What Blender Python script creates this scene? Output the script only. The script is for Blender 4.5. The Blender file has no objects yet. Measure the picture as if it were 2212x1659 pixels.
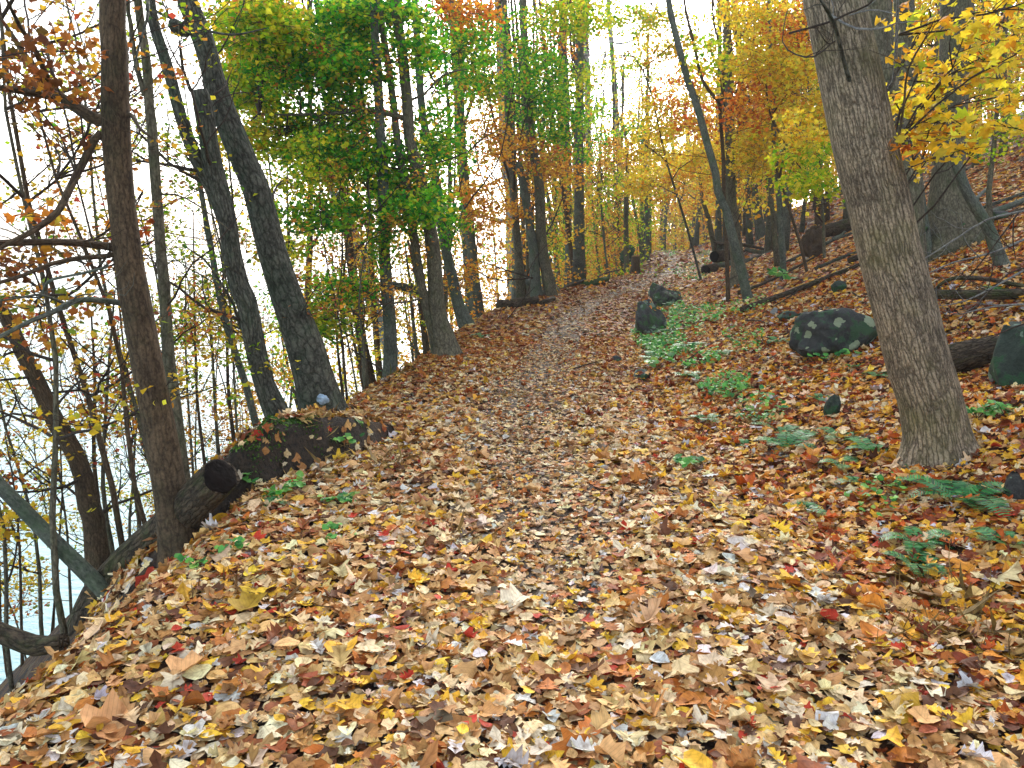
import bpy, math, random
import numpy as np
from mathutils import Vector
rng = np.random.default_rng(7)
random.seed(7)
C = bpy.context.scene.collection
SC = bpy.context.scene

# ------------------------------------------------------------------ camera
W, H = 1024, 768
F = 804.0
PITCH = math.radians(-9.8)
CAM = np.array([0.0, 0.0, 1.6])
cp, sp = math.cos(PITCH), math.sin(PITCH)
FWD = np.array([0, cp, sp]); UP = np.array([0, -sp, cp]); RT = np.array([1.0, 0, 0])
Q = 1024 / 2212.0
def ray(px, py):
    return FWD + RT * ((px * Q - 512) / F) + UP * ((384 - py * Q) / F)
def P(px, py, Y):
    r = ray(px, py)
    return CAM + r * (Y / r[1])
def pxm(p):
    """metres per picture unit at point p"""
    return float(np.dot(np.asarray(p) - CAM, FWD)) / F * Q

# ------------------------------------------------------------------ noise
def _hash(ix, iy, iz):
    n = (ix * 374761393 + iy * 668265263 + iz * 2147483647 + 1013904223) & 0xFFFFFFFF
    n = ((n ^ (n >> 13)) * 1274126177) & 0xFFFFFFFF
    return ((n ^ (n >> 16)) & 0xFFFF) / 65535.0
def noise(x, y, z=0.0):
    x = np.asarray(x, float); y = np.asarray(y, float); z = np.asarray(z, float) + 0 * x
    ix, iy, iz = np.floor(x).astype(np.int64), np.floor(y).astype(np.int64), np.floor(z).astype(np.int64)
    fx, fy, fz = x - ix, y - iy, z - iz
    fx = fx * fx * (3 - 2 * fx); fy = fy * fy * (3 - 2 * fy); fz = fz * fz * (3 - 2 * fz)
    r = 0
    for a in (0, 1):
        for b in (0, 1):
            for c in (0, 1):
                w = (fx if a else 1 - fx) * (fy if b else 1 - fy) * (fz if c else 1 - fz)
                r = r + w * _hash(ix + a, iy + b, iz + c)
    return r * 2 - 1
def sstep(a, b, x):
    t = np.clip((np.asarray(x, float) - a) / (b - a), 0, 1)
    return t * t * (3 - 2 * t)

# ------------------------------------------------------------------ terrain
LY = [-40, 0, 3, 5, 7, 8.5, 10, 12, 15, 18, 23, 30, 45, 60, 100, 200, 400]
LX = [-1.9, -1.75, -1.62, -1.6, -1.62, -1.6, -1.3, -1.0, -0.75, -0.2, 1.5, 4.4, 7.5, 10.6, 19, 45, 100]
RY = [-40, 0, 4, 8.5, 14, 19.6, 23, 30, 45, 60, 100, 200, 400]
RX = [1.9, 1.9, 1.75, 1.4, 2.2, 3.4, 4.5, 6.7, 9.9, 12.4, 22, 49, 104]
def ledge(y):
    return (np.interp(y - .6, LY, LX) + np.interp(y, LY, LX) + np.interp(y + .6, LY, LX)) / 3
def redge(y):
    return (np.interp(y - .6, RY, RX) + np.interp(y, RY, RX) + np.interp(y + .6, RY, RX)) / 3
def pathz(y):
    y = np.asarray(y, float)
    return .022 * (np.clip(y, 8, 60) - 8) - .035 * np.clip(y - 60, 0, 60)
def bank(x, y):
    ax, ay = -1.66, 5.25
    tx, ty = .472, .881
    a = (x - ax) * tx + (y - ay) * ty
    s = (x - ax) * -ty + (y - ay) * tx
    s = s + .07 * noise(x * 4, y * 4, 3.3)
    hb = .42 * np.clip(1 - a / 1.8, 0, 1) ** .7 * sstep(10.5, 6.5, y)
    hb = np.where(a < 0, .40 * sstep(-1.6, 0, a), hb)
    return hb * (sstep(-.02, .09, s) + .12 * noise(x * 9, y * 9, 1.1) * sstep(-.05, .02, s) * sstep(.2, .1, s)), s, a
def hgt(x, y):
    x = np.asarray(x, float); y = np.asarray(y, float)
    L, R = ledge(y), redge(y)
    uL = np.clip(L - x, 0, None); uR = np.clip(x - R, 0, None)
    z = pathz(y)
    drop = .95 * (np.sqrt(uL ** 2 + .14 ** 2) - .14)
    drop = np.where(uL > 8, .95 * 7.8 + (uL - 8) * .5, drop)
    z = z - np.minimum(drop, 10.5 + pathz(y))
    rise = .30 * (np.sqrt(uR ** 2 + .35 ** 2) - .35) + .13 * (np.sqrt(np.clip(uR - 2.0, 0, None) ** 2 + 1) - 1)
    rise = np.minimum(rise, 14 + (rise - 14) * .25)
    z = z + rise
    z = z + bank(x, y)[0]
    off = sstep(0, 2.5, uR + uL)
    z = z + .035 * noise(x * .9, y * .9, .5) + off * (.12 * noise(x * .55, y * .55, 9) + .05 * noise(x * 2.1, y * 2.1, 4))
    z = z + .012 * noise(x * 4, y * 4, 1.5) + off * sstep(6, 30, uR) * .6 * noise(x * .12, y * .12, 2.2)
    mid = (L + R) / 2 + .2
    z = z - .035 * np.exp(-((x - mid) / .45) ** 2)
    return z
def G(px, py, tmax=140):
    r = ray(px, py)
    t = np.arange(1.0, tmax, .03)
    pts = CAM[None] + r[None] * t[:, None]
    below = pts[:, 2] < hgt(pts[:, 0], pts[:, 1])
    i = int(np.argmax(below)) if below.any() else len(t) - 1
    return pts[i]
def gz(x, y):
    return float(hgt(np.array([x]), np.array([y]))[0])

# ------------------------------------------------------------------ materials
def lin(c):
    c = np.asarray(c, float) / 255
    return np.where(c <= .04045, c / 12.92, ((c + .055) / 1.055) ** 2.4)
def newmat(name):
    m = bpy.data.materials.new(name); m.use_nodes = True
    nt = m.node_tree; nt.nodes.clear()
    out = nt.nodes.new('ShaderNodeOutputMaterial')
    return m, nt, out
def N(nt, t, **kw):
    n = nt.nodes.new(t)
    for k, v in kw.items():
        if k in n.inputs.keys(): n.inputs[k].default_value = v
        else: setattr(n, k, v)
    return n
def ramp(nt, stops, interp='LINEAR'):
    r = nt.nodes.new('ShaderNodeValToRGB'); e = r.color_ramp
    e.interpolation = interp
    while len(e.elements) < len(stops): e.elements.new(.5)
    for el, (p, c) in zip(e.elements, stops):
        el.position = p; el.color = (c[0], c[1], c[2], 1)
    return r
def mixc(nt, fac, a, b, mode='MIX'):
    m = nt.nodes.new('ShaderNodeMix'); m.data_type = 'RGBA'; m.blend_type = mode
    for sock, v in ((m.inputs[0], fac), (m.inputs[6], a), (m.inputs[7], b)):
        if isinstance(v, bpy.types.NodeSocket): nt.links.new(v, sock)
        elif isinstance(v, (int, float)): sock.default_value = v
        else: sock.default_value = (v[0], v[1], v[2], 1)
    return m.outputs[2]

def leaf_material(name, trans=.4, rough=.55, spec=.3, vein=False):
    m, nt, out = newmat(name)
    at = N(nt, 'ShaderNodeAttribute', attribute_name='Col')
    tc = N(nt, 'ShaderNodeTexCoord')
    nz = N(nt, 'ShaderNodeTexNoise', Scale=38.0, Detail=3.0)
    nt.links.new(tc.outputs['Object'], nz.inputs['Vector'])
    rp = ramp(nt, [(.3, (.74, .7, .66)), (.55, (1, 1, 1)), (.8, (1.15, 1.1, 1.0))])
    nt.links.new(nz.outputs['Fac'], rp.inputs[0])
    col = mixc(nt, .8, at.outputs['Color'], rp.outputs[0], 'MULTIPLY')
    if vein:
        lu = N(nt, 'ShaderNodeAttribute', attribute_name='leaf_uv'); sx = N(nt, 'ShaderNodeSeparateXYZ'); nt.links.new(lu.outputs['Vector'], sx.inputs[0])
        def M(op, *ar):
            n = N(nt, 'ShaderNodeMath', operation=op)
            for i_, v_ in enumerate(ar):
                if isinstance(v_, bpy.types.NodeSocket): nt.links.new(v_, n.inputs[i_])
                else: n.inputs[i_].default_value = v_
            return n.outputs[0]
        ax_ = M('ABSOLUTE', sx.outputs[0])
        sv = M('ABSOLUTE', M('SINE', M('MULTIPLY', M('SUBTRACT', sx.outputs[1], M('MULTIPLY', ax_, .8)), 24.0)))
        line = M('MINIMUM', M('MULTIPLY', ax_, 14.0), M('MULTIPLY', sv, 2.2))
        rv = ramp(nt, [(0, (.66, .6, .52)), (.5, (.97, .97, .96)), (1, (1.04, 1.04, 1.04))]); nt.links.new(line, rv.inputs[0])
        col = mixc(nt, .75, col, rv.outputs[0], 'MULTIPLY')
        bn = N(nt, 'ShaderNodeTexNoise', Scale=3.4, Detail=4.0); nt.links.new(lu.outputs['Vector'], bn.inputs['Vector'])
        rb = ramp(nt, [(.3, (.45, .34, .26)), (.44, (.9, .86, .82)), (.6, (1.08, 1.06, 1.02))]); nt.links.new(bn.outputs['Fac'], rb.inputs[0])
        col = mixc(nt, .8, col, rb.outputs[0], 'MULTIPLY')
    b = N(nt, 'ShaderNodeBsdfPrincipled'); b.inputs['Roughness'].default_value = rough
    b.inputs['Specular IOR Level'].default_value = spec
    nt.links.new(col, b.inputs['Base Color'])
    t = N(nt, 'ShaderNodeBsdfTranslucent'); nt.links.new(col, t.inputs['Color'])
    mx = N(nt, 'ShaderNodeMixShader'); mx.inputs[0].default_value = trans
    nt.links.new(b.outputs[0], mx.inputs[1]); nt.links.new(t.outputs[0], mx.inputs[2])
    nt.links.new(mx.outputs[0], out.inputs[0])
    return m
M_LEAF = leaf_material('crown_leaves', .6)
M_LITTER = leaf_material('fallen_leaf', .12, .65, .18, True)
M_HERB = leaf_material('herb_leaf', .35, .45, .35)

def bark_material(name, dark, light, moss=None, mossamt=.3, scale=1.0, furrow=1.0, ridge=.5, elong=9):
    m, nt, out = newmat(name)
    at = N(nt, 'ShaderNodeAttribute', attribute_name='bark')
    def vec(sx, sz, loc=(0, 0, 0)):
        mp = N(nt, 'ShaderNodeMapping'); mp.inputs['Scale'].default_value = (sx, sx, sz); mp.inputs['Location'].default_value = loc
        nt.links.new(at.outputs['Vector'], mp.inputs['Vector']); return mp.outputs[0]
    wn = N(nt, 'ShaderNodeTexNoise', Scale=1.0, Detail=3.0); nt.links.new(vec(30, 14), wn.inputs['Vector'])
    vm = N(nt, 'ShaderNodeVectorMath', operation='MULTIPLY_ADD'); nt.links.new(wn.outputs['Color'], vm.inputs[0])
    vm.inputs[1].default_value = (1.3, 1.3, .9); nt.links.new(vec(44 * scale, elong * scale), vm.inputs[2])
    v = N(nt, 'ShaderNodeTexVoronoi', Scale=1.0); v.feature = 'DISTANCE_TO_EDGE'; nt.links.new(vm.outputs[0], v.inputs['Vector'])
    n1 = N(nt, 'ShaderNodeTexNoise', Scale=1.0, Detail=6.0, Roughness=.7); nt.links.new(vec(90 * scale, 40 * scale), n1.inputs['Vector'])
    n2 = N(nt, 'ShaderNodeTexNoise', Scale=1.0, Detail=5.0, Roughness=.6); nt.links.new(vec(7, 5, (2, 5, 1)), n2.inputs['Vector'])
    dark = lin(dark); light = lin(light); mid = dark * .5 + light * .5
    rv = ramp(nt, [(.0, (1 - .75 * ridge,) * 3), (.16, (1 - .1 * ridge,) * 3), (.4, (1.05,) * 3)]); nt.links.new(v.outputs['Distance'], rv.inputs[0])
    rp = ramp(nt, [(.32, dark), (.5, mid), (.68, light)]); nt.links.new(n1.outputs['Fac'], rp.inputs[0])
    col = mixc(nt, 1.0, rp.outputs[0], rv.outputs[0], 'MULTIPLY')
    rp2 = ramp(nt, [(.32, (.66, .66, .68)), (.5, (1, 1, 1)), (.7, (1.25, 1.25, 1.2))]); nt.links.new(n2.outputs['Fac'], rp2.inputs[0])
    col = mixc(nt, 1.0, col, rp2.outputs[0], 'MULTIPLY')
    if moss is not None:
        n3 = N(nt, 'ShaderNodeTexNoise', Scale=1.0, Detail=7.0, Roughness=.7); nt.links.new(vec(5, 3.2, (3, 1, 7)), n3.inputs['Vector'])
        rm = ramp(nt, [(.62 - mossamt * .3, (0, 0, 0)), (.85 - mossamt * .3, (.7, .7, .7))]); nt.links.new(n3.outputs['Fac'], rm.inputs[0])
        mc = mixc(nt, 1.0, mixc(nt, .35, rv.outputs[0], (1, 1, 1)), lin(moss), 'MULTIPLY')
        col = mixc(nt, rm.outputs[0], col, mc)
    b = N(nt, 'ShaderNodeBsdfPrincipled', Roughness=.85); b.inputs['Specular IOR Level'].default_value = .2
    nt.links.new(col, b.inputs['Base Color'])
    bp = N(nt, 'ShaderNodeBump', Strength=.8, Distance=.012 * furrow); nt.links.new(rv.outputs[0], bp.inputs['Height'])
    bp2 = N(nt, 'ShaderNodeBump', Strength=.6, Distance=.006); nt.links.new(n1.outputs['Fac'], bp2.inputs['Height']); nt.links.new(bp.outputs[0], bp2.inputs['Normal'])
    nt.links.new(bp2.outputs[0], b.inputs['Normal'])
    nt.links.new(b.outputs[0], out.inputs[0])
    return m
B_BROWN = bark_material('brown_smooth_bark', (58, 48, 38), (112, 96, 76), (60, 68, 44), .3, 1.1, .8, .6, 6)
B_GREY = bark_material('grey_furrowed_bark', (92, 80, 64), (182, 168, 146), (112, 110, 70), .45, 1.5, 1.3, .85, 3.6)
B_DARK = bark_material('dark_furrowed_bark', (50, 52, 46), (112, 114, 104), (60, 84, 64), .45, .7, 1.8, .8)
B_PALE = bark_material('pale_grey_bark', (58, 64, 60), (118, 124, 114), (66, 92, 62), .45, .8, .6, .35)
B_MID = bark_material('olive_grey_bark', (70, 68, 56), (130, 126, 108), (78, 92, 60), .45, .9, .8, .6)
B_TWIG = bark_material('twig_bark', (42, 36, 32), (88, 78, 70), None, 0, 2, .4)
B_GTWIG = bark_material('grey_twig_bark', (88, 90, 90), (160, 162, 160), None, 0, 2, .4)
B_ROT = bark_material('rotting_bark', (44, 36, 28), (104, 92, 76), (60, 84, 36), .4, .6, 2.0, .8)
B_MOSSY = bark_material('mossy_bark', (50, 60, 36), (96, 112, 70), (50, 92, 34), .9, .8, 1.2)

def rock_material(name, dark, light, lichen=None, moss=None, lichamt=.6):
    m, nt, out = newmat(name)
    tc = N(nt, 'ShaderNodeTexCoord')
    n1 = N(nt, 'ShaderNodeTexNoise', Scale=8.0, Detail=12.0, Roughness=.78)
    nt.links.new(tc.outputs['Object'], n1.inputs['Vector'])
    rp = ramp(nt, [(.35, lin(dark)), (.65, lin(light))]); nt.links.new(n1.outputs['Fac'], rp.inputs[0])
    col = rp.outputs[0]
    if moss is not None:
        n3 = N(nt, 'ShaderNodeTexNoise', Scale=4.1, Detail=10.0, Roughness=.75)
        nt.links.new(tc.outputs['Object'], n3.inputs['Vector'])
        rm = ramp(nt, [(.5, (0, 0, 0)), (.54, (.9, .9, .9))]); nt.links.new(n3.outputs['Fac'], rm.inputs[0])
        col = mixc(nt, rm.outputs[0], col, lin(moss))
    if lichen is not None:
        v = N(nt, 'ShaderNodeTexVoronoi', Scale=7.5); v.inputs['Randomness'].default_value = 1
        wn = N(nt, 'ShaderNodeTexNoise', Scale=12.0, Detail=3.0)
        nt.links.new(tc.outputs['Object'], wn.inputs['Vector'])
        vm = N(nt, 'ShaderNodeVectorMath', operation='MULTIPLY_ADD')
        nt.links.new(wn.outputs['Color'], vm.inputs[0]); vm.inputs[1].default_value = (.12, .12, .12)
        nt.links.new(tc.outputs['Object'], vm.inputs[2])
        nt.links.new(vm.outputs[0], v.inputs['Vector'])
        # keep only some cells: distance below a size that varies cell by cell
        sep = N(nt, 'ShaderNodeSeparateColor'); nt.links.new(v.outputs['Color'], sep.inputs[0])
        mu = N(nt, 'ShaderNodeMath', operation='MULTIPLY'); nt.links.new(sep.outputs[0], mu.inputs[0]); mu.inputs[1].default_value = lichamt
        lt = N(nt, 'ShaderNodeMath', operation='LESS_THAN'); nt.links.new(v.outputs['Distance'], lt.inputs[0]); 
        sb = N(nt, 'ShaderNodeMath', operation='SUBTRACT'); nt.links.new(mu.outputs[0], sb.inputs[0]); sb.inputs[1].default_value = .12
        nt.links.new(sb.outputs[0], lt.inputs[1])
        col = mixc(nt, lt.outputs[0], col, mixc(nt, n1.outputs['Fac'], lin(lichen) * .8, lin(lichen) * 1.1))
    b = N(nt, 'ShaderNodeBsdfPrincipled', Roughness=.8)
    nt.links.new(col, b.inputs['Base Color'])
    bp = N(nt, 'ShaderNodeBump', Strength=1.0, Distance=.05)
    nt.links.new(n1.outputs['Fac'], bp.inputs['Height']); nt.links.new(bp.outputs[0], b.inputs['Normal'])
    nt.links.new(b.outputs[0], out.inputs[0])
    return m
R_LICHEN = rock_material('lichen_rock', (38, 42, 44), (72, 76, 76), (146, 162, 134), (52, 88, 60), .66)
R_DARK = rock_material('dark_rock', (36, 38, 40), (84, 88, 88), (116, 142, 126), (52, 90, 48), .58)
R_MOSS = rock_material('mossy_rock', (30, 42, 38), (64, 84, 74), (112, 142, 124), (40, 88, 52), .5)
R_GREY = rock_material('grey_stone', (110, 116, 116), (160, 166, 168))
R_SOIL = rock_material('clinging_soil', (48, 38, 28), (86, 70, 50))

def plain(name, c, rough=.8):
    m, nt, out = newmat(name)
    tc = N(nt, 'ShaderNodeTexCoord'); nz = N(nt, 'ShaderNodeTexNoise', Scale=14.0, Detail=6.0)
    nt.links.new(tc.outputs['Object'], nz.inputs['Vector'])
    rp = ramp(nt, [(.3, lin(c) * .4), (.7, lin(c) * 1.6)]); nt.links.new(nz.outputs['Fac'], rp.inputs[0])
    b = N(nt, 'ShaderNodeBsdfPrincipled', Roughness=rough); b.inputs['Specular IOR Level'].default_value = .1
    bp = N(nt, 'ShaderNodeBump', Strength=1.0, Distance=.03); nt.links.new(nz.outputs['Fac'], bp.inputs['Height']); nt.links.new(bp.outputs[0], b.inputs['Normal']); nt.links.new(rp.outputs[0], b.inputs['Base Color'])
    nt.links.new(b.outputs[0], out.inputs[0])
    return m
M_CUT = plain('old_sawn_wood', (24, 19, 17))
M_HOLLOW = plain('rotten_heartwood', (22, 17, 13))
M_STUMPTOP = plain('weathered_stump_wood', (120, 100, 72))
M_SCRAP = plain('pale_blue_plastic', (150, 175, 200), .4)

# ------------------------------------------------------------------ mesh helpers
def make_mesh(name, V, loops, totals, mat, parent=None, attrs=None, smooth=True, origin=None):
    V = np.asarray(V, np.float64)
    if origin is None and parent is not None: origin = np.array(parent.location)
    if origin is None: origin = np.zeros(3)
    me = bpy.data.meshes.new(name)
    me.vertices.add(len(V)); me.vertices.foreach_set('co', (V - origin).astype(np.float32).ravel())
    loops = np.asarray(loops, np.int32); totals = np.asarray(totals, np.int32)
    starts = np.zeros(len(totals), np.int32); starts[1:] = np.cumsum(totals)[:-1]
    me.loops.add(len(loops)); me.loops.foreach_set('vertex_index', loops)
    me.polygons.add(len(totals)); me.polygons.foreach_set('loop_start', starts)
    me.polygons.foreach_set('loop_total', totals)
    me.update(calc_edges=True)
    if smooth: me.polygons.foreach_set('use_smooth', np.ones(len(totals), bool))
    for k, (typ, arr) in (attrs or {}).items():
        a = me.attributes.new(k, typ, 'POINT')
        arr = np.asarray(arr, np.float32)
        a.data.foreach_set('color' if typ == 'FLOAT_COLOR' else 'vector', arr.ravel())
    me.materials.append(mat)
    o = bpy.data.objects.new(name, me); C.objects.link(o)
    if parent is not None: o.parent = parent
    else: o.location = origin
    return o
def thing(name, label, cat, loc, group=None):
    o = bpy.data.objects.new(name, None); C.objects.link(o)
    o.empty_display_size = .2
    o.location = tuple(float(v) for v in loc); tag(o, label, cat, group)
    return o
def tag(o, label, cat, group=None):
    o['label'] = label; o['category'] = cat
    if group: o['group'] = group
    return o

class Tubes:
    def __init__(s): s.V = []; s.L = []; s.T = []; s.B = []; s.n = 0
    def add(s, pts, rad, sides=6, rough=0.0, cap=True, seed=0.0, flare=None):
        pts = np.asarray(pts, float); rad = np.asarray(rad, float); m = len(pts)
        if m < 2: return
        tan = np.gradient(pts, axis=0); tan /= np.linalg.norm(tan, axis=1)[:, None] + 1e-9
        ref = np.array([0, 1.0, 0]) if abs(tan[0][1]) < .8 else np.array([1.0, 0, 0])
        u = np.cross(tan, ref); u /= np.linalg.norm(u, axis=1)[:, None] + 1e-9
        v = np.cross(tan, u)
        ln = np.concatenate([[0], np.cumsum(np.linalg.norm(np.diff(pts, axis=0), axis=1))])
        th = np.linspace(0, 2 * np.pi, sides, endpoint=False)
        ct, st = np.cos(th), np.sin(th)
        R = np.repeat(rad[:, None], sides, 1)
        if rough > 0:
            r0 = rad.mean()
            R = R * (1 + rough * noise(ct[None] * 1.6 + seed + 0 * R, st[None] * 1.6 + 0 * R, ln[:, None] * .9 / max(r0 * 4, .05) + 0 * R)
                     + rough * .4 * noise(ct[None] * 4 + seed + 0 * R, st[None] * 4 + 0 * R, ln[:, None] * 2.5 / max(r0 * 4, .05) + 0 * R))
        if flare is not None:
            f = np.exp(-ln / flare)[:, None]
            R = R * (1 + f * (.5 + .3 * np.cos(th * 5 + seed)[None] + .2 * np.cos(th * 3 + seed * 2)[None]))
        V = pts[:, None] + R[..., None] * (ct[None, :, None] * u[:, None] + st[None, :, None] * v[:, None])
        s.V.append(V.reshape(-1, 3))
        rr = rad.mean()
        s.B.append(np.stack([rr * ct[None] + 0 * R + seed, rr * st[None] + 0 * R, ln[:, None] + 0 * R], -1).reshape(-1, 3))
        i = np.arange(m - 1)[:, None] * sides; j = np.arange(sides)[None]; jn = (j + 1) % sides
        q = np.stack([i + j, i + jn, i + sides + jn, i + sides + j], -1).reshape(-1, 4) + s.n
        s.L.append(q.ravel()); s.T.append(np.full(len(q), 4))
        if cap:
            s.L.append(np.arange(sides)[::-1] + s.n); s.T.append([sides])
            s.L.append(np.arange(sides) + s.n + (m - 1) * sides); s.T.append([sides])
        s.n += m * sides
    def build(s, name, mat, parent=None, origin=None):
        if not s.V: return None
        return make_mesh(name, np.concatenate(s.V), np.concatenate(s.L), np.concatenate(s.T), mat, parent,
                         {'bark': ('FLOAT_VECTOR', np.concatenate(s.B))}, origin=origin)
def spline(pts, step):
    pts = np.asarray(pts, float)
    if len(pts) < 3: 
        n = max(2, int(np.linalg.norm(pts[-1] - pts[0]) / step)); t = np.linspace(0, 1, n)[:, None]
        return pts[0] * (1 - t) + pts[-1] * t, np.linspace(0, len(pts) - 1, n)
    out = []; ts = []
    Pp = np.vstack([2 * pts[0] - pts[1], pts, 2 * pts[-1] - pts[-2]])
    for i in range(len(pts) - 1):
        p0, p1, p2, p3 = Pp[i:i + 4]
        n = max(2, int(np.linalg.norm(p2 - p1) / step))
        for t in np.linspace(0, 1, n, endpoint=False):
            out.append(.5 * ((2 * p1) + (-p0 + p2) * t + (2 * p0 - 5 * p1 + 4 * p2 - p3) * t * t + (-p0 + 3 * p1 - 3 * p2 + p3) * t ** 3))
            ts.append(i + t)
    out.append(pts[-1]); ts.append(len(pts) - 1)
    return np.array(out), np.array(ts)

# leaf templates: (verts, faces)
def strip_leaf(half, mid):
    """half = outline points of one side from base to tip (without them), mid = midrib y for each"""
    k = len(half)
    V = [(0, 0)] + [(0, m) for m in mid] + [(0, 1)]
    rb = len(V); V += [(x, y) for x, y in half]
    lb = len(V); V += [(-x, y) for x, y in half]
    Fs = []
    for sgn, b in ((1, rb), (-1, lb)):
        f = [(0, b, 1)]
        for i in range(k - 1): f.append((i + 1, b + i, b + i + 1, i + 2))
        f.append((k, b + k - 1, k + 1))
        if sgn < 0: f = [t[::-1] for t in f]
        Fs += f
    V = np.array(V, float); V[:, 1] -= .45
    loops = np.concatenate([np.array(f) for f in Fs]); tot = np.array([len(f) for f in Fs])
    return V, loops, tot
T_MAPLE = strip_leaf([(.22, -.02), (.42, .02), (.30, .2), (.62, .42), (.58, .56), (.36, .52), (.24, .6), (.26, .82), (.12, .86)], [.05, .1, .2, .35, .45, .52, .6, .75, .88])
T_OAK = strip_leaf([(.08, .1), (.22, .2), (.1, .28), (.33, .44), (.13, .5), (.34, .68), (.14, .74), (.2, .9)], [.1, .2, .28, .42, .5, .64, .74, .88])
T_OVAL = strip_leaf([(.18, .12), (.32, .32), (.33, .55), (.2, .8)], [.12, .32, .55, .8])
T_TULIP = strip_leaf([(.36, .03), (.5, .25), (.3, .5), (.44, .86), (.2, .92)], [.1, .28, .5, .75, .86])
T_LITE = strip_leaf([(.4, .15), (.46, .55), (.2, .78)], [.2, .5, .75])
T_STAR = strip_leaf([(.34, .05), (.26, .22), (.56, .5), (.26, .6), (.2, .8)], [.08, .22, .42, .6, .8])
T_DIA = (np.array([(0, -.5), (.4, -.05), (0, .5), (-.4, -.05)], float), np.array([0, 1, 2, 3]), np.array([4]))
T_BENT = (np.array([(0, -.5), (.42, 0), (.2, .32), (0, .5), (-.2, .32), (-.42, 0)], float), np.array([0, 1, 2, 3, 0, 3, 4, 5]), np.array([4, 4]))

DENS = 2.1
class Leaves:
    def __init__(s, uv=False): s.uv = uv; s.V = []; s.L = []; s.T = []; s.Cc = []; s.U = []; s.n = 0
    def add(s, tmpl, pos, nrm, size, col, fold=.3, bend=.3, aspect=None, yaw=None, curl=1.0):
        tv, tl, tt = tmpl; n = len(pos)
        if n == 0: return
        nrm = nrm / (np.linalg.norm(nrm, axis=1)[:, None] + 1e-9)
        if yaw is None: yaw = rng.uniform(0, 2 * np.pi, n)
        d = np.stack([np.cos(yaw), np.sin(yaw), np.zeros(n)], 1)
        ay = d - nrm * (d * nrm).sum(1)[:, None]; ay /= np.linalg.norm(ay, axis=1)[:, None] + 1e-9
        ax = np.cross(ay, nrm)
        fo = rng.normal(0, fold, n) * curl; be = rng.normal(0, bend * 1.6, n) * curl; tw = rng.normal(0, .5, n) * curl
        x = tv[None, :, 0] * (rng.uniform(.8, 1.2, n)[:, None] if aspect is None else aspect)
        y = tv[None, :, 1] + 0 * x
        z = fo[:, None] * np.abs(x) * 1.2 + be[:, None] * (y ** 2) + tw[:, None] * x * y
        if len(tv) > 10 and curl > 0: z = z + rng.normal(0, .022, z.shape) * curl
        sz = np.asarray(size)[:, None, None]
        V = pos[:, None] + sz * (x[..., None] * ax[:, None] + y[..., None] * ay[:, None] + z[..., None] * nrm[:, None])
        s.V.append(V.reshape(-1, 3))
        k = len(tv)
        s.L.append((tl[None] + (np.arange(n) * k)[:, None]).ravel() + s.n)
        s.T.append(np.tile(tt, n))
        c = np.repeat(col, k, 0).reshape(n, k, 3) 
        s.Cc.append(c.reshape(-1, 3)); s.n += n * k
        if s.uv: s.U.append(np.stack([x + 0 * y, y, np.repeat(rng.uniform(0, 50, n)[:, None], k, 1)], -1).reshape(-1, 3))
    def build(s, name, mat, parent=None, smooth=False):
        if not s.V: return None
        col = np.concatenate(s.Cc); col = np.hstack([col, np.ones((len(col), 1))])
        return make_mesh(name, np.concatenate(s.V), np.concatenate(s.L), np.concatenate(s.T), mat, parent,
                         dict([('Col', ('FLOAT_COLOR', col))] + ([('leaf_uv', ('FLOAT_VECTOR', np.concatenate(s.U)))] if s.uv else [])), smooth=smooth)

def pal(entries):
    cs = np.array([lin(e[0]) for e in entries]); w = np.array([e[1] for e in entries], float); return cs, w / w.sum()
def pick(p, n, var=.16):
    cs, w = p
    c = cs[rng.choice(len(cs), n, p=w)]
    return np.clip(c * rng.normal(1, var, (n, 1)) * rng.normal(1, .05, (n, 3)), .004, .9)
def bright(p, f=1.3):
    return np.clip(p[0] * f, 0, .88), p[1]
PALS = {
 'green':  pal([((56, 138, 30), 4), ((92, 164, 34), 5), ((136, 178, 38), 4.5), ((182, 186, 44), 2.6), ((36, 110, 44), 2), ((190, 140, 40), .5)]),
 'lime':   pal([((130, 164, 26), 4), ((170, 180, 34), 5), ((198, 184, 44), 4), ((90, 146, 28), 3), ((176, 130, 34), .8)]),
 'yellow': pal([((222, 184, 50), 6), ((208, 166, 40), 4), ((196, 186, 56), 3), ((188, 130, 34), 2), ((150, 160, 40), 1.2)]),
 'gold':   pal([((206, 152, 50), 5), ((190, 126, 42), 4), ((214, 176, 62), 3), ((160, 96, 34), 2)]),
 'orange': pal([((190, 112, 34), 5), ((206, 140, 42), 3), ((160, 76, 30), 3), ((196, 160, 50), 2)]),
 'rust':   pal([((130, 80, 42), 5), ((158, 98, 40), 3), ((104, 64, 40), 2), ((180, 130, 40), 2), ((110, 90, 40), 1.2)]),
 'mixed':  pal([((196, 162, 50), 4), ((176, 120, 44), 4), ((150, 90, 44), 3), ((110, 130, 44), 2), ((170, 70, 50), 1)]),
 'dkgreen':pal([((30, 84, 50), 5), ((44, 110, 50), 4), ((70, 130, 60), 2)]),
}
for _k in PALS: PALS[_k] = bright(PALS[_k], 1.15 if _k in ('rust', 'dkgreen') else 1.35)
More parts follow.
